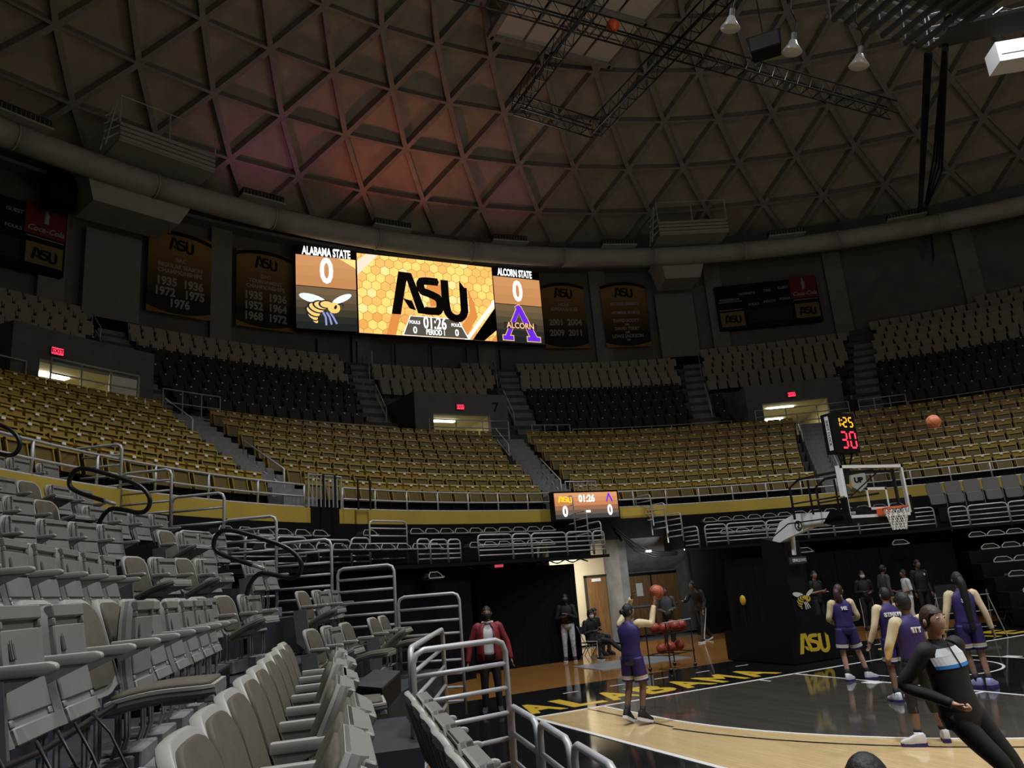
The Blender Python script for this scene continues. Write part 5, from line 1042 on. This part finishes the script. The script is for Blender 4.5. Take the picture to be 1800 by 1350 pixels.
    for sx_ in (-1, 1): hm.sphere(hp_(sx_*.078, -.008, -.005), .026*k, 8, 6, (.45, .7, 1.15))
    bmx = bmesh.new(); bmx.from_mesh(me); tm = hm.mesh('h', True); bmx.from_mesh(tm); bmx.to_mesh(me); bmx.free(); me.materials.clear(); me.materials.append(skin); bo = link('body', me, t)
    me.polygons.foreach_set('use_smooth', [True]*len(me.polygons))
    eb = MB()
    for sx_ in (-1, 1): eb.mat(PLATE).sphere(hp_(sx_*.031, .078, .018), .011*k, 8, 6).mat(BLACK).sphere(hp_(sx_*.031, .085, .018), .0065*k, 6, 5)
    eb.mat(hairm)
    for sx_ in (-1, 1): eb.tube([hp_(sx_*.014, .096, .040), hp_(sx_*.032, .093, .046), hp_(sx_*.05, .08, .040)], .004*k, 4)
    eb.obj('eyes', t, smooth=True); mb(mat('lips', tuple(c*.8 for c in (.30, .13, .11))) if skin is SKIN_L else mat('dark_lips', (.09, .04, .035))).tube([hp_(-.022, .088, -.058), hp_(0, .1, -.056), hp_(.022, .088, -.058)], .006*k, 6).obj('mouth', t, smooth=True)
    hb = mb(hairm); rr_ = []
    big = {'short': 1.06, 'cap': 1.10, 'puff': 1.14, 'ponytail': 1.10, 'braid': 1.10, 'bun': 1.08, 'bald': 0, 'long': 1.12}[hair]
    if big:
        for i in range(9):
            ph = pi/2-(pi/2+.25)*(i+.05)/8; row = []
            for j in range(20):
                a = 2*pi*j/20; drop = .0 if sin(a) > .35 else .45*min(1, (.35-sin(a)))
                p2 = max(ph-(drop if i > 3 else 0)*(i-3)/5, -.75) if sin(a) <= .35 else max(ph, .42); row.append(hp_(.078*big*cos(p2)*cos(a), -.006+.097*big*cos(p2)*sin(a), .005+.118*big*sin(p2)))
            rr_.append(row)
        hb.rings(rr_)
        if hair == 'ponytail': p_, r_ = dense([hp_(0, -.09, .05), hp_(.0, -.16, .03), hp_(.01, -.17, -.08), hp_(.02, -.14, -.20), hp_(.02, -.13, -.28)], [.03*k, .055*k, .07*k, .06*k, .02*k]); limb(hb, p_, r_)
        if hair == 'braid':
            p_, r_ = dense([hp_(0, -.09, .03), hp_(.01, -.14, -.05), hp_(.02, -.15, -.3), hp_(.03, -.14, -.55), hp_(.03, -.15, -.78)], [.05*k, .06*k, .055*k, .05*k, .03*k]); limb(hb, p_, r_)
        if hair == 'bun': hb.sphere(hp_(0, -.11, .02), .045*k, 10, 8)
        hb.obj('hair', t, smooth=True)
    if mask:
        mk = mb(mask); mk.rings([[hp_(.066*s*cos(a), .03+.075*s*max(0, sin(a)), z) for a in [pi*q/10 for q in range(11)]] for z, s in ((-.10, .75), (-.07, 1.02), (-.03, 1.1), (-.012, 1.04))], caps=False); mk.obj('face_mask', t, smooth=True)
    X = V((1, 0, 0)); Y = V((0, 1, 0)); ax = (P['shr']-P['shl']).normalized(); hx = (P['hir']-P['hil']).normalized()
    def fr_(a): return a, V((0, 0, 1)).cross(a).normalized()
    if top:
        b = mb(top); c1 = lerp(P['chest'], P['neck'], .62); hx_, hy_ = fr_(hx); ax_, ay_ = fr_(ax); low = lerp(P['pelvis'], lerp(P['hil'], P['hir'], .5), .8)+(P['pelvis']-P['waist'])*(hem or 0); B = belly
        rows = [(low, hx_, hy_, .172*k*B, .128*k*B), (lerp(low, P['waist'], .5), hx_, hy_, .168*k*B, .125*k*B), (P['waist'], hx_, hy_, .160*k*B, .118*k*B), (lerp(P['waist'], P['chest'], .5), ax_, ay_, .170*k*bulk, .122*k*bulk), (P['chest'], ax_, ay_, .182*k*bulk, .126*k*bulk), (lerp(P['chest'], P['neck'], .4), ax_, ay_, .192*k*bulk, .112*k*bulk), (c1, ax_, ay_, .178*k*bulk, .095*k), (lerp(P['chest'], P['neck'], .80), ax_, ay_, .125*k, .08*k), (lerp(P['chest'], P['neck'], .93), ax_, ay_, .07*k, .066*k), (lerp(P['neck'], P['head'], .06), ax_, ay_, .058*k, .06*k)]
        loft(b, rows); b.obj('jersey' if top is PURP else 'top', t, smooth=True)
    if sleeve:
        for s in 'lr':
            pts = [lerp(P['sh'+s], P['chest']+V((0, 0, .09*k)), .25), P['sh'+s], lerp(P['sh'+s], P['el'+s], .5), P['el'+s], lerp(P['el'+s], P['wr'+s], .55), lerp(P['el'+s], P['wr'+s], .97)]; rr = [.066, .07, .058, .050, .045, .036]; m_ = 6 if slen >= 1 else (4 if slen > .4 else 3)
            p_, r_ = dense(pts[:m_], [x*k*bulk for x in rr[:m_]]); b = mb(sleeve); limb(b, p_, r_, 12); b.obj('sleeve', t, smooth=True)
    if bottom:
        b = mb(bottom); hx_, hy_ = fr_(hx); hc = lerp(P['hil'], P['hir'], .5); loft(b, [(hc-V((0, 0, .09*k)), hx_, hy_, .15*k, .11*k), (hc, hx_, hy_, .178*k*belly, .130*k*belly), (lerp(hc, P['waist'], .45), hx_, hy_, .168*k*belly, .124*k*belly), (lerp(hc, P['waist'], .75), hx_, hy_, .158*k*belly, .116*k*belly)]); b.obj('waistband' if blen < 1 else 'trousers', t, smooth=True)
        for s in 'lr':
            kn, an, hi = P['kn'+s], P['an'+s], P['hi'+s]
            if blen >= 1: pts, rr = [hi+V((0, 0, .02)), lerp(hi, kn, .5), kn, lerp(kn, an, .35)-V((0, .008, 0)), lerp(kn, an, .75), lerp(kn, an, .98)], [.098, .086, .066, .062, .054, .052]
            elif blen > .6: pts, rr = [hi+V((0, 0, .02)), lerp(hi, kn, .5), kn, lerp(kn, an, .35)], [.098, .084, .063, .060]
            else: pts, rr = [hi+V((0, 0, .03)), lerp(hi, kn, .4), lerp(hi, kn, .82)], [.104, .106, .112]
            p_, r_ = dense(pts, [x*k for x in rr]); b = mb(bottom); limb(b, p_, r_, 12); lg = b.obj('trouser_leg' if blen >= .6 else 'shorts_leg', t, smooth=True)
            if trim and blen < .6:
                for q, (a0, a1, mm_) in enumerate(((.60, .665, VEGAS), (.675, .74, WCL))): b = mb(mm_); limb(b, [lerp(hi, kn, a0), lerp(hi, kn, a1)], [.1125*k]*2, 14, False); b.obj('hem_band', lg, smooth=True)
            if stripe: 
                o_ = V((1 if s == 'r' else -1, 0, 0))*.05*k; b = mb(WCL); b.tube([hi+o_*1.75, lerp(hi, kn, .5)+o_*1.6, kn+o_*1.25, lerp(kn, an, .5)+o_*1.1, an+o_], .016*k, 5); b.obj('side_stripe', t)
    for s in 'lr':
        an, to = P['an'+s], P['to'+s]; d = V((to.x-an.x, to.y-an.y, to.z-an.z)); 
        d.z += .055*k; d = d.normalized(); up_ = V((0, 0, 1)); up_ = (up_-d*up_.dot(d)).normalized(); sd = d.cross(up_); hl = an-up_*.055*k
        def sec(y, w, h0, h1): return [hl+d*y*k+sd*w*k+up_*h0*k, hl+d*y*k+sd*w*k*.92+up_*h1*k, hl+d*y*k-sd*w*k*.92+up_*h1*k, hl+d*y*k-sd*w*k+up_*h0*k]
        if shoe:
            b = mb(shoe[0]); b.rings([sec(-.075, .03, 0, .09), sec(-.05, .042, -.005, .12), sec(.03, .046, -.005, .105), sec(.10, .05, -.005, .07), sec(.17, .047, 0, .05), sec(.205, .028, .008, .03)]); so = bev(b.mesh('shoe'), .012*k, 2); so.polygons.foreach_set('use_smooth', [True]*len(so.polygons)); so = link('shoe', so, t)
            b = mb(shoe[1]); b.rings([sec(-.08, .034, -.03, .012), sec(-.05, .046, -.035, .01), sec(.10, .053, -.035, .01), sec(.175, .048, -.03, .012), sec(.21, .028, -.02, .012)]); b.obj('sole', so)
        if sock:
            for j_, (mm_, f0, f1) in enumerate(sock): b = mb(mm_); a0, a1 = lerp(an, P['kn'+s], f0), lerp(an, P['kn'+s], f1); limb(b, [a0, a1], [.044*k, .047*k], 10); b.obj('sock', t, smooth=True)
    if name_text: text('name_lettering', name_text, .085*k, WCL, t, frame(lerp(P['chest'], P['neck'], .18)+V((0, -.128*k*bulk, 0)), (1, 0, 0), (0, .16, 1)), bold=.004, ext=.012)
    if extras: extras(t, P, k)
    return t
def q4(*a): return dict(zip(a[::2], a[1::2]))
PLS = dict(skin=SKIN_M, top=PURP, sleeve=VEGAS, bottom=PURP, blen=.5, trim=True)
WS = (WCL, PURP)
def yaw_to(p, tgt): return atan2(tgt[1]-p[1], tgt[0]-p[0])-pi/2
# the shooter, rising on her toes, both arms up, ball leaving the right hand
person('player in purple with pale gold sleeves jumping with both arms raised to shoot', (-6.78, 12.5, .03), yaw_to((-6.78, 12.5), (0, 12.7))+.35, 1.72, dict(shl=(-.17, .04, 1.43), ell=(-.20, .25, 1.60), wrl=(-.03, .22, 1.82), shr=(.17, .06, 1.44), elr=(.24, .30, 1.42), wrr=(.24, .43, 1.68), head=(.0, .05, 1.62), anl=(-.13, -.10, .13), tol=(-.15, .03, .02), anr=(.13, -.06, .12), tor=(.17, .09, .02), knl=(-.12, .03, .52), knr=(.12, .05, .52)), shoe=(NAVY, WCL), sock=((NAVY, .02, .30),), hair='bun', face=(.5, .9, .1), curl=.2, **{**PLS, 'skin': SKIN_D})
person('player in purple with long brown ponytail, back turned, beside the hoop base', (-1.98, 12.72, 0), yaw_to((0, 0), (.45, .9)), 1.70, dict(wrl=(-.14, .24, 1.05), ell=(-.27, .0, 1.13), wrr=(.16, .24, 1.04), elr=(.27, .0, 1.13), anr=(.30, .05, .09), tor=(.46, .11, .03), knr=(.19, .05, .5), anl=(-.10, -.02, .09), tol=(.02, .1, .03), head=(.02, .05, 1.62)), skin=SKIN_L, shoe=WS, sock=((NAVY, .02, .34),), hair='ponytail', hairm=HAIRB, top=PURP, sleeve=VEGAS, bottom=PURP, blen=.5, trim=True, face=(.6, .8, .25), name_text='ME')
person('player in purple with very long black braid, back turned, at right edge', (-1.55, 10.62, 0), yaw_to((0, 0), (.62, .78)), 1.80, dict(wrl=(-.33, .0, .86), ell=(-.28, -.04, 1.12), wrr=(.33, -.02, .85), elr=(.27, -.04, 1.12), anl=(-.02, .02, .09), tol=(-.12, .14, .03), knl=(-.08, .05, .5), anr=(.13, -.05, .09), tor=(.24, .08, .03)), shoe=(mat('blue_shoe', (.30, .31, .55), .5), PURP), sock=((NAVY, .02, .30),), hair='braid', name_text='ST', **PLS)
person('player in purple hidden behind the referee, short black hair, white shoes apart', (-5.25, 8.72, 0), yaw_to((0, 0), (.25, .97)), 1.72, dict(wrl=(-.20, .22, .98), ell=(-.31, .02, 1.12), wrr=(.25, .1, .9), anl=(-.17, -.02, .09), tol=(-.30, .07, .03), knl=(-.13, .04, .5), anr=(.22, .02, .09), tor=(.30, .15, .03), head=(.0, .03, 1.62)), skin=SKIN_D, top=PURP, sleeve=VEGAS, bottom=NAVY, blen=.7, shoe=WS, sock=((WCL, .02, .16), (NAVY, .16, .24)), hair='puff', name_text='ITY')
person('player in purple farther back, left arm hanging, near the hoop', (-3.15, 10.75, 0), yaw_to((0, 0), (.3, .95)), 1.70, dict(wrl=(-.36, .05, .90), ell=(-.29, -.02, 1.13), head=(.02, .02, 1.6)), shoe=WS, sock=((NAVY, .02, .3),), hair='short', name_text='STARW', **PLS)
# the referee in the foreground, running to the right and leaning
def zipjack(t, P, k):
    ax = (P['shr']-P['shl']).normalized(); up = (P['neck']-P['chest']).normalized(); fw = up.cross(ax)*-1; fw = V((0, 0, 1)).cross(ax).normalized()
    def patch(v0, v1, mm, nm, e, u0=-1., u1=1.):
        b = mb(mm); n = 12
        c = lambda v: lerp(P['chest'], P['neck'], v); A = lambda v: (.182+.012*v/.4 if v < .4 else lerp(.194, .128, (v-.4)/.4))*k; B = lambda v: (.126 if v < .0 else lerp(.128, .084, min(1, v/.8)))*k
        for i in range(n):
            a0, a1 = pi/2-1.15*lerp(u0, u1, i/n), pi/2-1.15*lerp(u0, u1, (i+1)/n); q = []
            for a, v in ((a0, v0), (a1, v0), (a1, v1), (a0, v1)): q.append(c(v)+ax*(A(v)+e)*cos(a)+fw*(B(v)+e)*sin(a))
            b.add(q, [(0, 1, 2, 3)])
        b.obj(nm, t, smooth=True)
    patch(.08, .42, WCL, 'white_chest_panel', .008); patch(.42, .72, WCL, 'white_shoulder_panel', .009, -.75, .75); patch(-.06, .08, BLUE, 'blue_chest_band', .0085)
    b = mb(RUB); b.tube([lerp(P['chest'], P['neck'], v)+fw*(lerp(.128, .088, max(0, v)/.85)*k+.012) for v in (-.1, .1, .3, .5, .7, .88)], .005, 5); b.obj('zip', t)
person('referee in black tracksuit with white and blue chest, leaning back as she runs', (-7.84, 6.32, .02), atan2(-.98, -.2)-pi/2, 1.76, dict(pelvis=(0, 0, .95), waist=(.01, .0, 1.08), chest=(.025, -.01, 1.29), neck=(.055, -.03, 1.475), head=(.06, -.005, 1.62), shr=(.20, .0, 1.40), shl=(-.145, -.05, 1.42), elr=(.35, -.12, 1.16), wrr=(.17, .16, 1.03), ell=(-.25, -.20, 1.18), wrl=(-.17, -.26, 1.02), hir=(.07, .0, .92), hil=(-.10, .0, .93), knr=(-.16, .16, .56), anr=(-.34, -.12, .27), tor=(-.38, .0, .12), knl=(-.34, .06, .54), anl=(-.52, -.02, .10), tol=(-.56, .15, .03)), skin=SKIN_L, top=NAVY, sleeve=NAVY, bottom=NAVY, shoe=(NAVY, NAVY), hair='short', hairm=HAIRB, face=(-.12, .98, .08), extras=zipjack, curl=.95)
# bystanders
def redjack(t, P, k):
    for sx in (-1, 1):
        b = mb(RED); rows = []
        for z, a, bb in ((.86, .215, .165), (1.0, .21, .165), (1.15, .205, .16), (1.3, .205, .155), (1.40, .19, .13), (1.47, .10, .09)): rows.append([V((a*cos(q)*1.05, -.005+bb*1.08*sin(q), z))*k for q in ([pi/2-sx*(.42+2.75*i/10) for i in range(11)])]+[V((a*cos(q)*.97, -.005+bb*.98*sin(q), z))*k for q in ([pi/2-sx*(.42+2.75*i/10) for i in range(10, -1, -1)])])
        b.rings(rows); fixn(b.obj('jacket_side', t, smooth=True).data)
    mb(PLATE).bar((-.10*k, .17*k, 1.25*k), (-.095*k, .17*k, 1.33*k), .03, .005).obj('badge', t); hc = mb(WCL); hc.tube([V((.085*cos(a), -.01+.085*sin(a), 1.475))*k for a in [2*pi*i/14 for i in range(14)]], .022, 6, closed=True); hc.obj('hood_collar', t, smooth=True)
person('man in maroon jacket over white hooded top with black face covering, standing behind the rail', (-7.95, 15.3, 0), yaw_to((-7.95, 15.3), (-13.6, 1.9)), 1.84, dict(wrl=(-.36, .05, .86), ell=(-.31, .0, 1.12), wrr=(.37, .05, .84), elr=(.31, .0, 1.12)), skin=SKIN_D, top=WCL, sleeve=RED, bottom=NAVY, shoe=(NAVY, NAVY), mask=NAVY, hair='short', belly=1.12, bulk=1.12, face=(0, 1, .12), extras=redjack)
person('person in black hooded top and pale washed jeans standing before the black curtain', (-3.0, 21.35, 0), yaw_to((-3, 21.3), (-12, 6)), 1.78, dict(wrl=(-.02, .2, 1.22), ell=(-.25, .08, 1.12), wrr=(.1, .22, 1.15), elr=(.26, .06, 1.12)), top=NAVY, sleeve=NAVY, bottom=JEAN, shoe=(NAVY, WCL), mask=NAVY, hair='cap')
def sit(**k): return {**dict(pelvis=(0, 0, .50), waist=(0, -.02, .63), chest=(0, .0, .84), neck=(0, .04, 1.03), head=(0, .08, 1.18), shl=(-.18, .02, .97), shr=(.18, .02, .97), ell=(-.24, .05, .70), elr=(.24, .05, .70), wrl=(-.08, .24, .72), wrr=(.08, .25, .75), hil=(-.09, .03, .49), hir=(.09, .03, .49), knl=(-.12, .46, .50), knr=(.12, .46, .50), anl=(-.12, .42, .09), anr=(.12, .42, .09), tol=(-.13, .60, .03), tor=(.13, .60, .03)), **k}
def fchair(loc, rz, label, m_=None):
    m_ = m_ or GREYC; t = thing('folding_chair', label, 'chair', loc, rz)
    b = mb(m_); b.box(-.2, .2, -.18, .2, .43, .455); bev(b.obj('seat', t).data, .008, 1); b = mb(m_); b.prism(rounded(.40, .2, .05), lambda u, v, d: (u, -.24-.15*v+d, .66+v), 0, .02); b.obj('backrest', t)
    for x in (-.21, .21): mb(STEEL).tube([(x, .24, 0), (x, .02, .44), (x, -.27, .88)], .012, 6).obj('front_leg', t); mb(STEEL).tube([(x*.92, -.26, 0), (x*.92, .12, .43)], .012, 6).obj('rear_leg', t)
    mb(STEEL).tube([(-.21, .19, .1), (.21, .19, .1)], .01, 5).obj('crossbar', t); return t
fchair((-2.42, 21.2, 0), rad(190), 'dark folding chair under the seated person with white face mask', NAVY)
person('seated person in black tracksuit with white stripes and white face mask, one leg stretched out', (-2.42, 21.15, 0), rad(190), 1.75, sit(knl=(-.22, .52, .46), anl=(-.5, .85, .1), tol=(-.62, .98, .05)), top=NAVY, sleeve=NAVY, bottom=NAVY, shoe=(NAVY, WCL), mask=WCL, hair='puff', stripe=True)
fchair((-1.75, 22.1, 0), rad(195), 'dark folding chair farther back in the corridor mouth', NAVY)
person('person in dark clothes seated behind the masked one by the wooden door', (-1.75, 22.1, 0), rad(195), 1.75, sit(), top=NAVY, sleeve=NAVY, bottom=NAVY, shoe=(NAVY, NAVY), hair='puff')
person('person in dark grey top and black trousers standing by the double doors', (.1, 21.0, 0), rad(150), 1.74, dict(wrl=(-.1, .22, 1.1), wrr=(.1, .2, 1.05)), top=GREYC, sleeve=GREYC, bottom=NAVY, shoe=(NAVY, NAVY), hair='short')
person('person in black tracksuit with white stripes walking left of the hoop, bending forward', (1.9, 21.75, 0), rad(105), 1.86, dict(chest=(0, .12, 1.26), neck=(0, .2, 1.44), head=(0, .27, 1.58), shl=(-.18, .14, 1.38), shr=(.18, .14, 1.38), ell=(-.24, .1, 1.1), elr=(.24, .3, 1.15), wrr=(.2, .5, 1.15), wrl=(-.24, .2, .88), knl=(-.11, .12, .5), anl=(-.12, .25, .09), tol=(-.13, .43, .03), knr=(.11, -.1, .5), anr=(.12, -.42, .12), tor=(.13, -.26, .03)), top=NAVY, sleeve=NAVY, bottom=NAVY, shoe=(NAVY, WCL), hair='puff', stripe=True, extras=lambda t, P, k: mb(WCL).tube([P['shr']+V((.06, 0, .02)), P['elr']+V((.05, 0, .03)), P['wrr']+V((.04, 0, .02))], .014, 5).obj('sleeve_stripe', t))
person('man in black shirt with shaved head standing behind the hoop base', (4.5, 19.55, 0), rad(185), 1.83, dict(head=(0, .02, 1.62), wrl=(-.1, .24, 1.15), wrr=(.08, .25, 1.18)), skin=SKIN_M, top=NAVY, sleeve=NAVY, slen=.5, bottom=NAVY, shoe=(NAVY, NAVY), hair='short', face=(.5, .85, 0))
person('person in black with white stripe down the trousers standing near the grey folding chair', (5.85, 19.0, 0), rad(150), 1.72, dict(wrl=(-.1, .2, 1.1), wrr=(.1, .22, 1.12)), top=NAVY, sleeve=NAVY, bottom=NAVY, shoe=(NAVY, NAVY), mask=WCL, hair='short', stripe=True)
person('tall person in dark jacket talking beside one in a white shirt', (6.42, 18.72, 0), rad(250), 1.84, dict(wrl=(-.12, .25, 1.0)), top=GREYC, sleeve=GREYC, bottom=NAVY, shoe=(NAVY, NAVY), hair='short')
person('person in white shirt standing side on, beside one in a dark jacket', (6.55, 18.1, 0), rad(60), 1.66, dict(wrl=(-.12, .25, 1.05), wrr=(.1, .25, 1.1)), top=WCL, sleeve=WCL, slen=.5, bottom=WCL, shoe=(WCL, WCL), hair='short')
person('person all in black with a small white badge standing before the drapes', (7.3, 18.2, 0), rad(165), 1.9, None, top=NAVY, sleeve=NAVY, bottom=NAVY, shoe=(NAVY, NAVY), hair='cap', bulk=1.1, extras=lambda t, P, k: mb(PLATE).box(-.10, -.06, .14, .15, 1.32*k, 1.38*k).obj('badge', t))
person('seated person in dark grey sweater on the right corner bank', (8.6, 16.45, .0), rad(150), 1.78, sit(), skin=SKIN_M, top=GREYC, sleeve=GREYC, bottom=GREYC, shoe=(GREYC, WCL), hair='long', hairm=HAIRB)
fchair((8.6, 16.45, 0), rad(150), 'grey folding chair under the seated person in dark grey sweater')
fchair((5.6, 19.75, 0), rad(170), 'pale grey folding chair in front of the right drapes', mat('pale_chair', (.28, .28, .27), .5)); fchair((9.9, 15.3, 0), rad(140), 'grey folding chair at the right edge by the corner bank')
t = thing('wooden_stool', 'tall light wooden easel frame beside the white shirted person', 'stand', (6.0, 18.0, 0), rad(20)); 
for x in (-.28, .28): mb(mat('light_wood', (.34, .21, .09), .5)).bar((x, 0, 0), (x*.9, .1, .95), .04, .04).obj('leg', t)
for z in (.35, .92): mb(mat('light_wood', (.34, .21, .09))).bar((-.28, .05, z), (.28, .05, z), .05, .04).obj('crossbar', t)
t = thing('rolling_board', 'thin pale metal frame with a dark panel standing behind the braided player', 'stand', (4.55, 15.0, 0), rad(-25))
for x in (-.75, .75): mb(STEEL).tube([(x, -.25, 0), (x*.85, 0, 1.0), (x*.85, 0, 1.12)], .014, 6).obj('leg', t); mb(STEEL).tube([(x, .3, 0), (x*.85, 0, 1.0)], .014, 6).obj('rear_leg', t)
for z in (.25, .62, 1.0): mb(STEEL).tube([(-.68, 0, z), (.68, 0, z)], .012, 6).obj('crossbar', t)
mb(NAVY).box(-.62, .1, -.01, .01, .66, 1.3).obj('panel', t)
person('person in black standing at the mouth of the right tunnel above the gold seats', (*pol(CB, 25.2, 52.0)[:2], WK), rad(150), 1.75, None, top=NAVY, sleeve=NAVY, bottom=NAVY, shoe=(NAVY, NAVY), hair='short')
# courtside spectator of whom only the dark hair shows at the bottom edge
person('seated courtside spectator of whom only black hair shows at the bottom edge', (-11.12, 4.32, .17), rad(-75), 1.72, sit(), top=NAVY, sleeve=NAVY, bottom=NAVY, shoe=(NAVY, NAVY), hair='puff')
fchair((-11.12, 4.32, .17), rad(-75), 'dark folding chair under the courtside spectator at the bottom edge', NAVY)
t = thing('pump_bottle', 'small yellow and black upright marker standing by the drapes left of the hoop', 'marker', (3.2, 21.3, 0)); mb(BLACK).lathe([(.09, 0), (.09, .02), (.02, .05), (.02, .95)], n=10).obj('pole', t); mb(mat('logo_gold', (.6, .43, .03))).sphere((0, 0, 1.1), .09, 10, 8, (1, 1, 1.7)).obj('head', t)
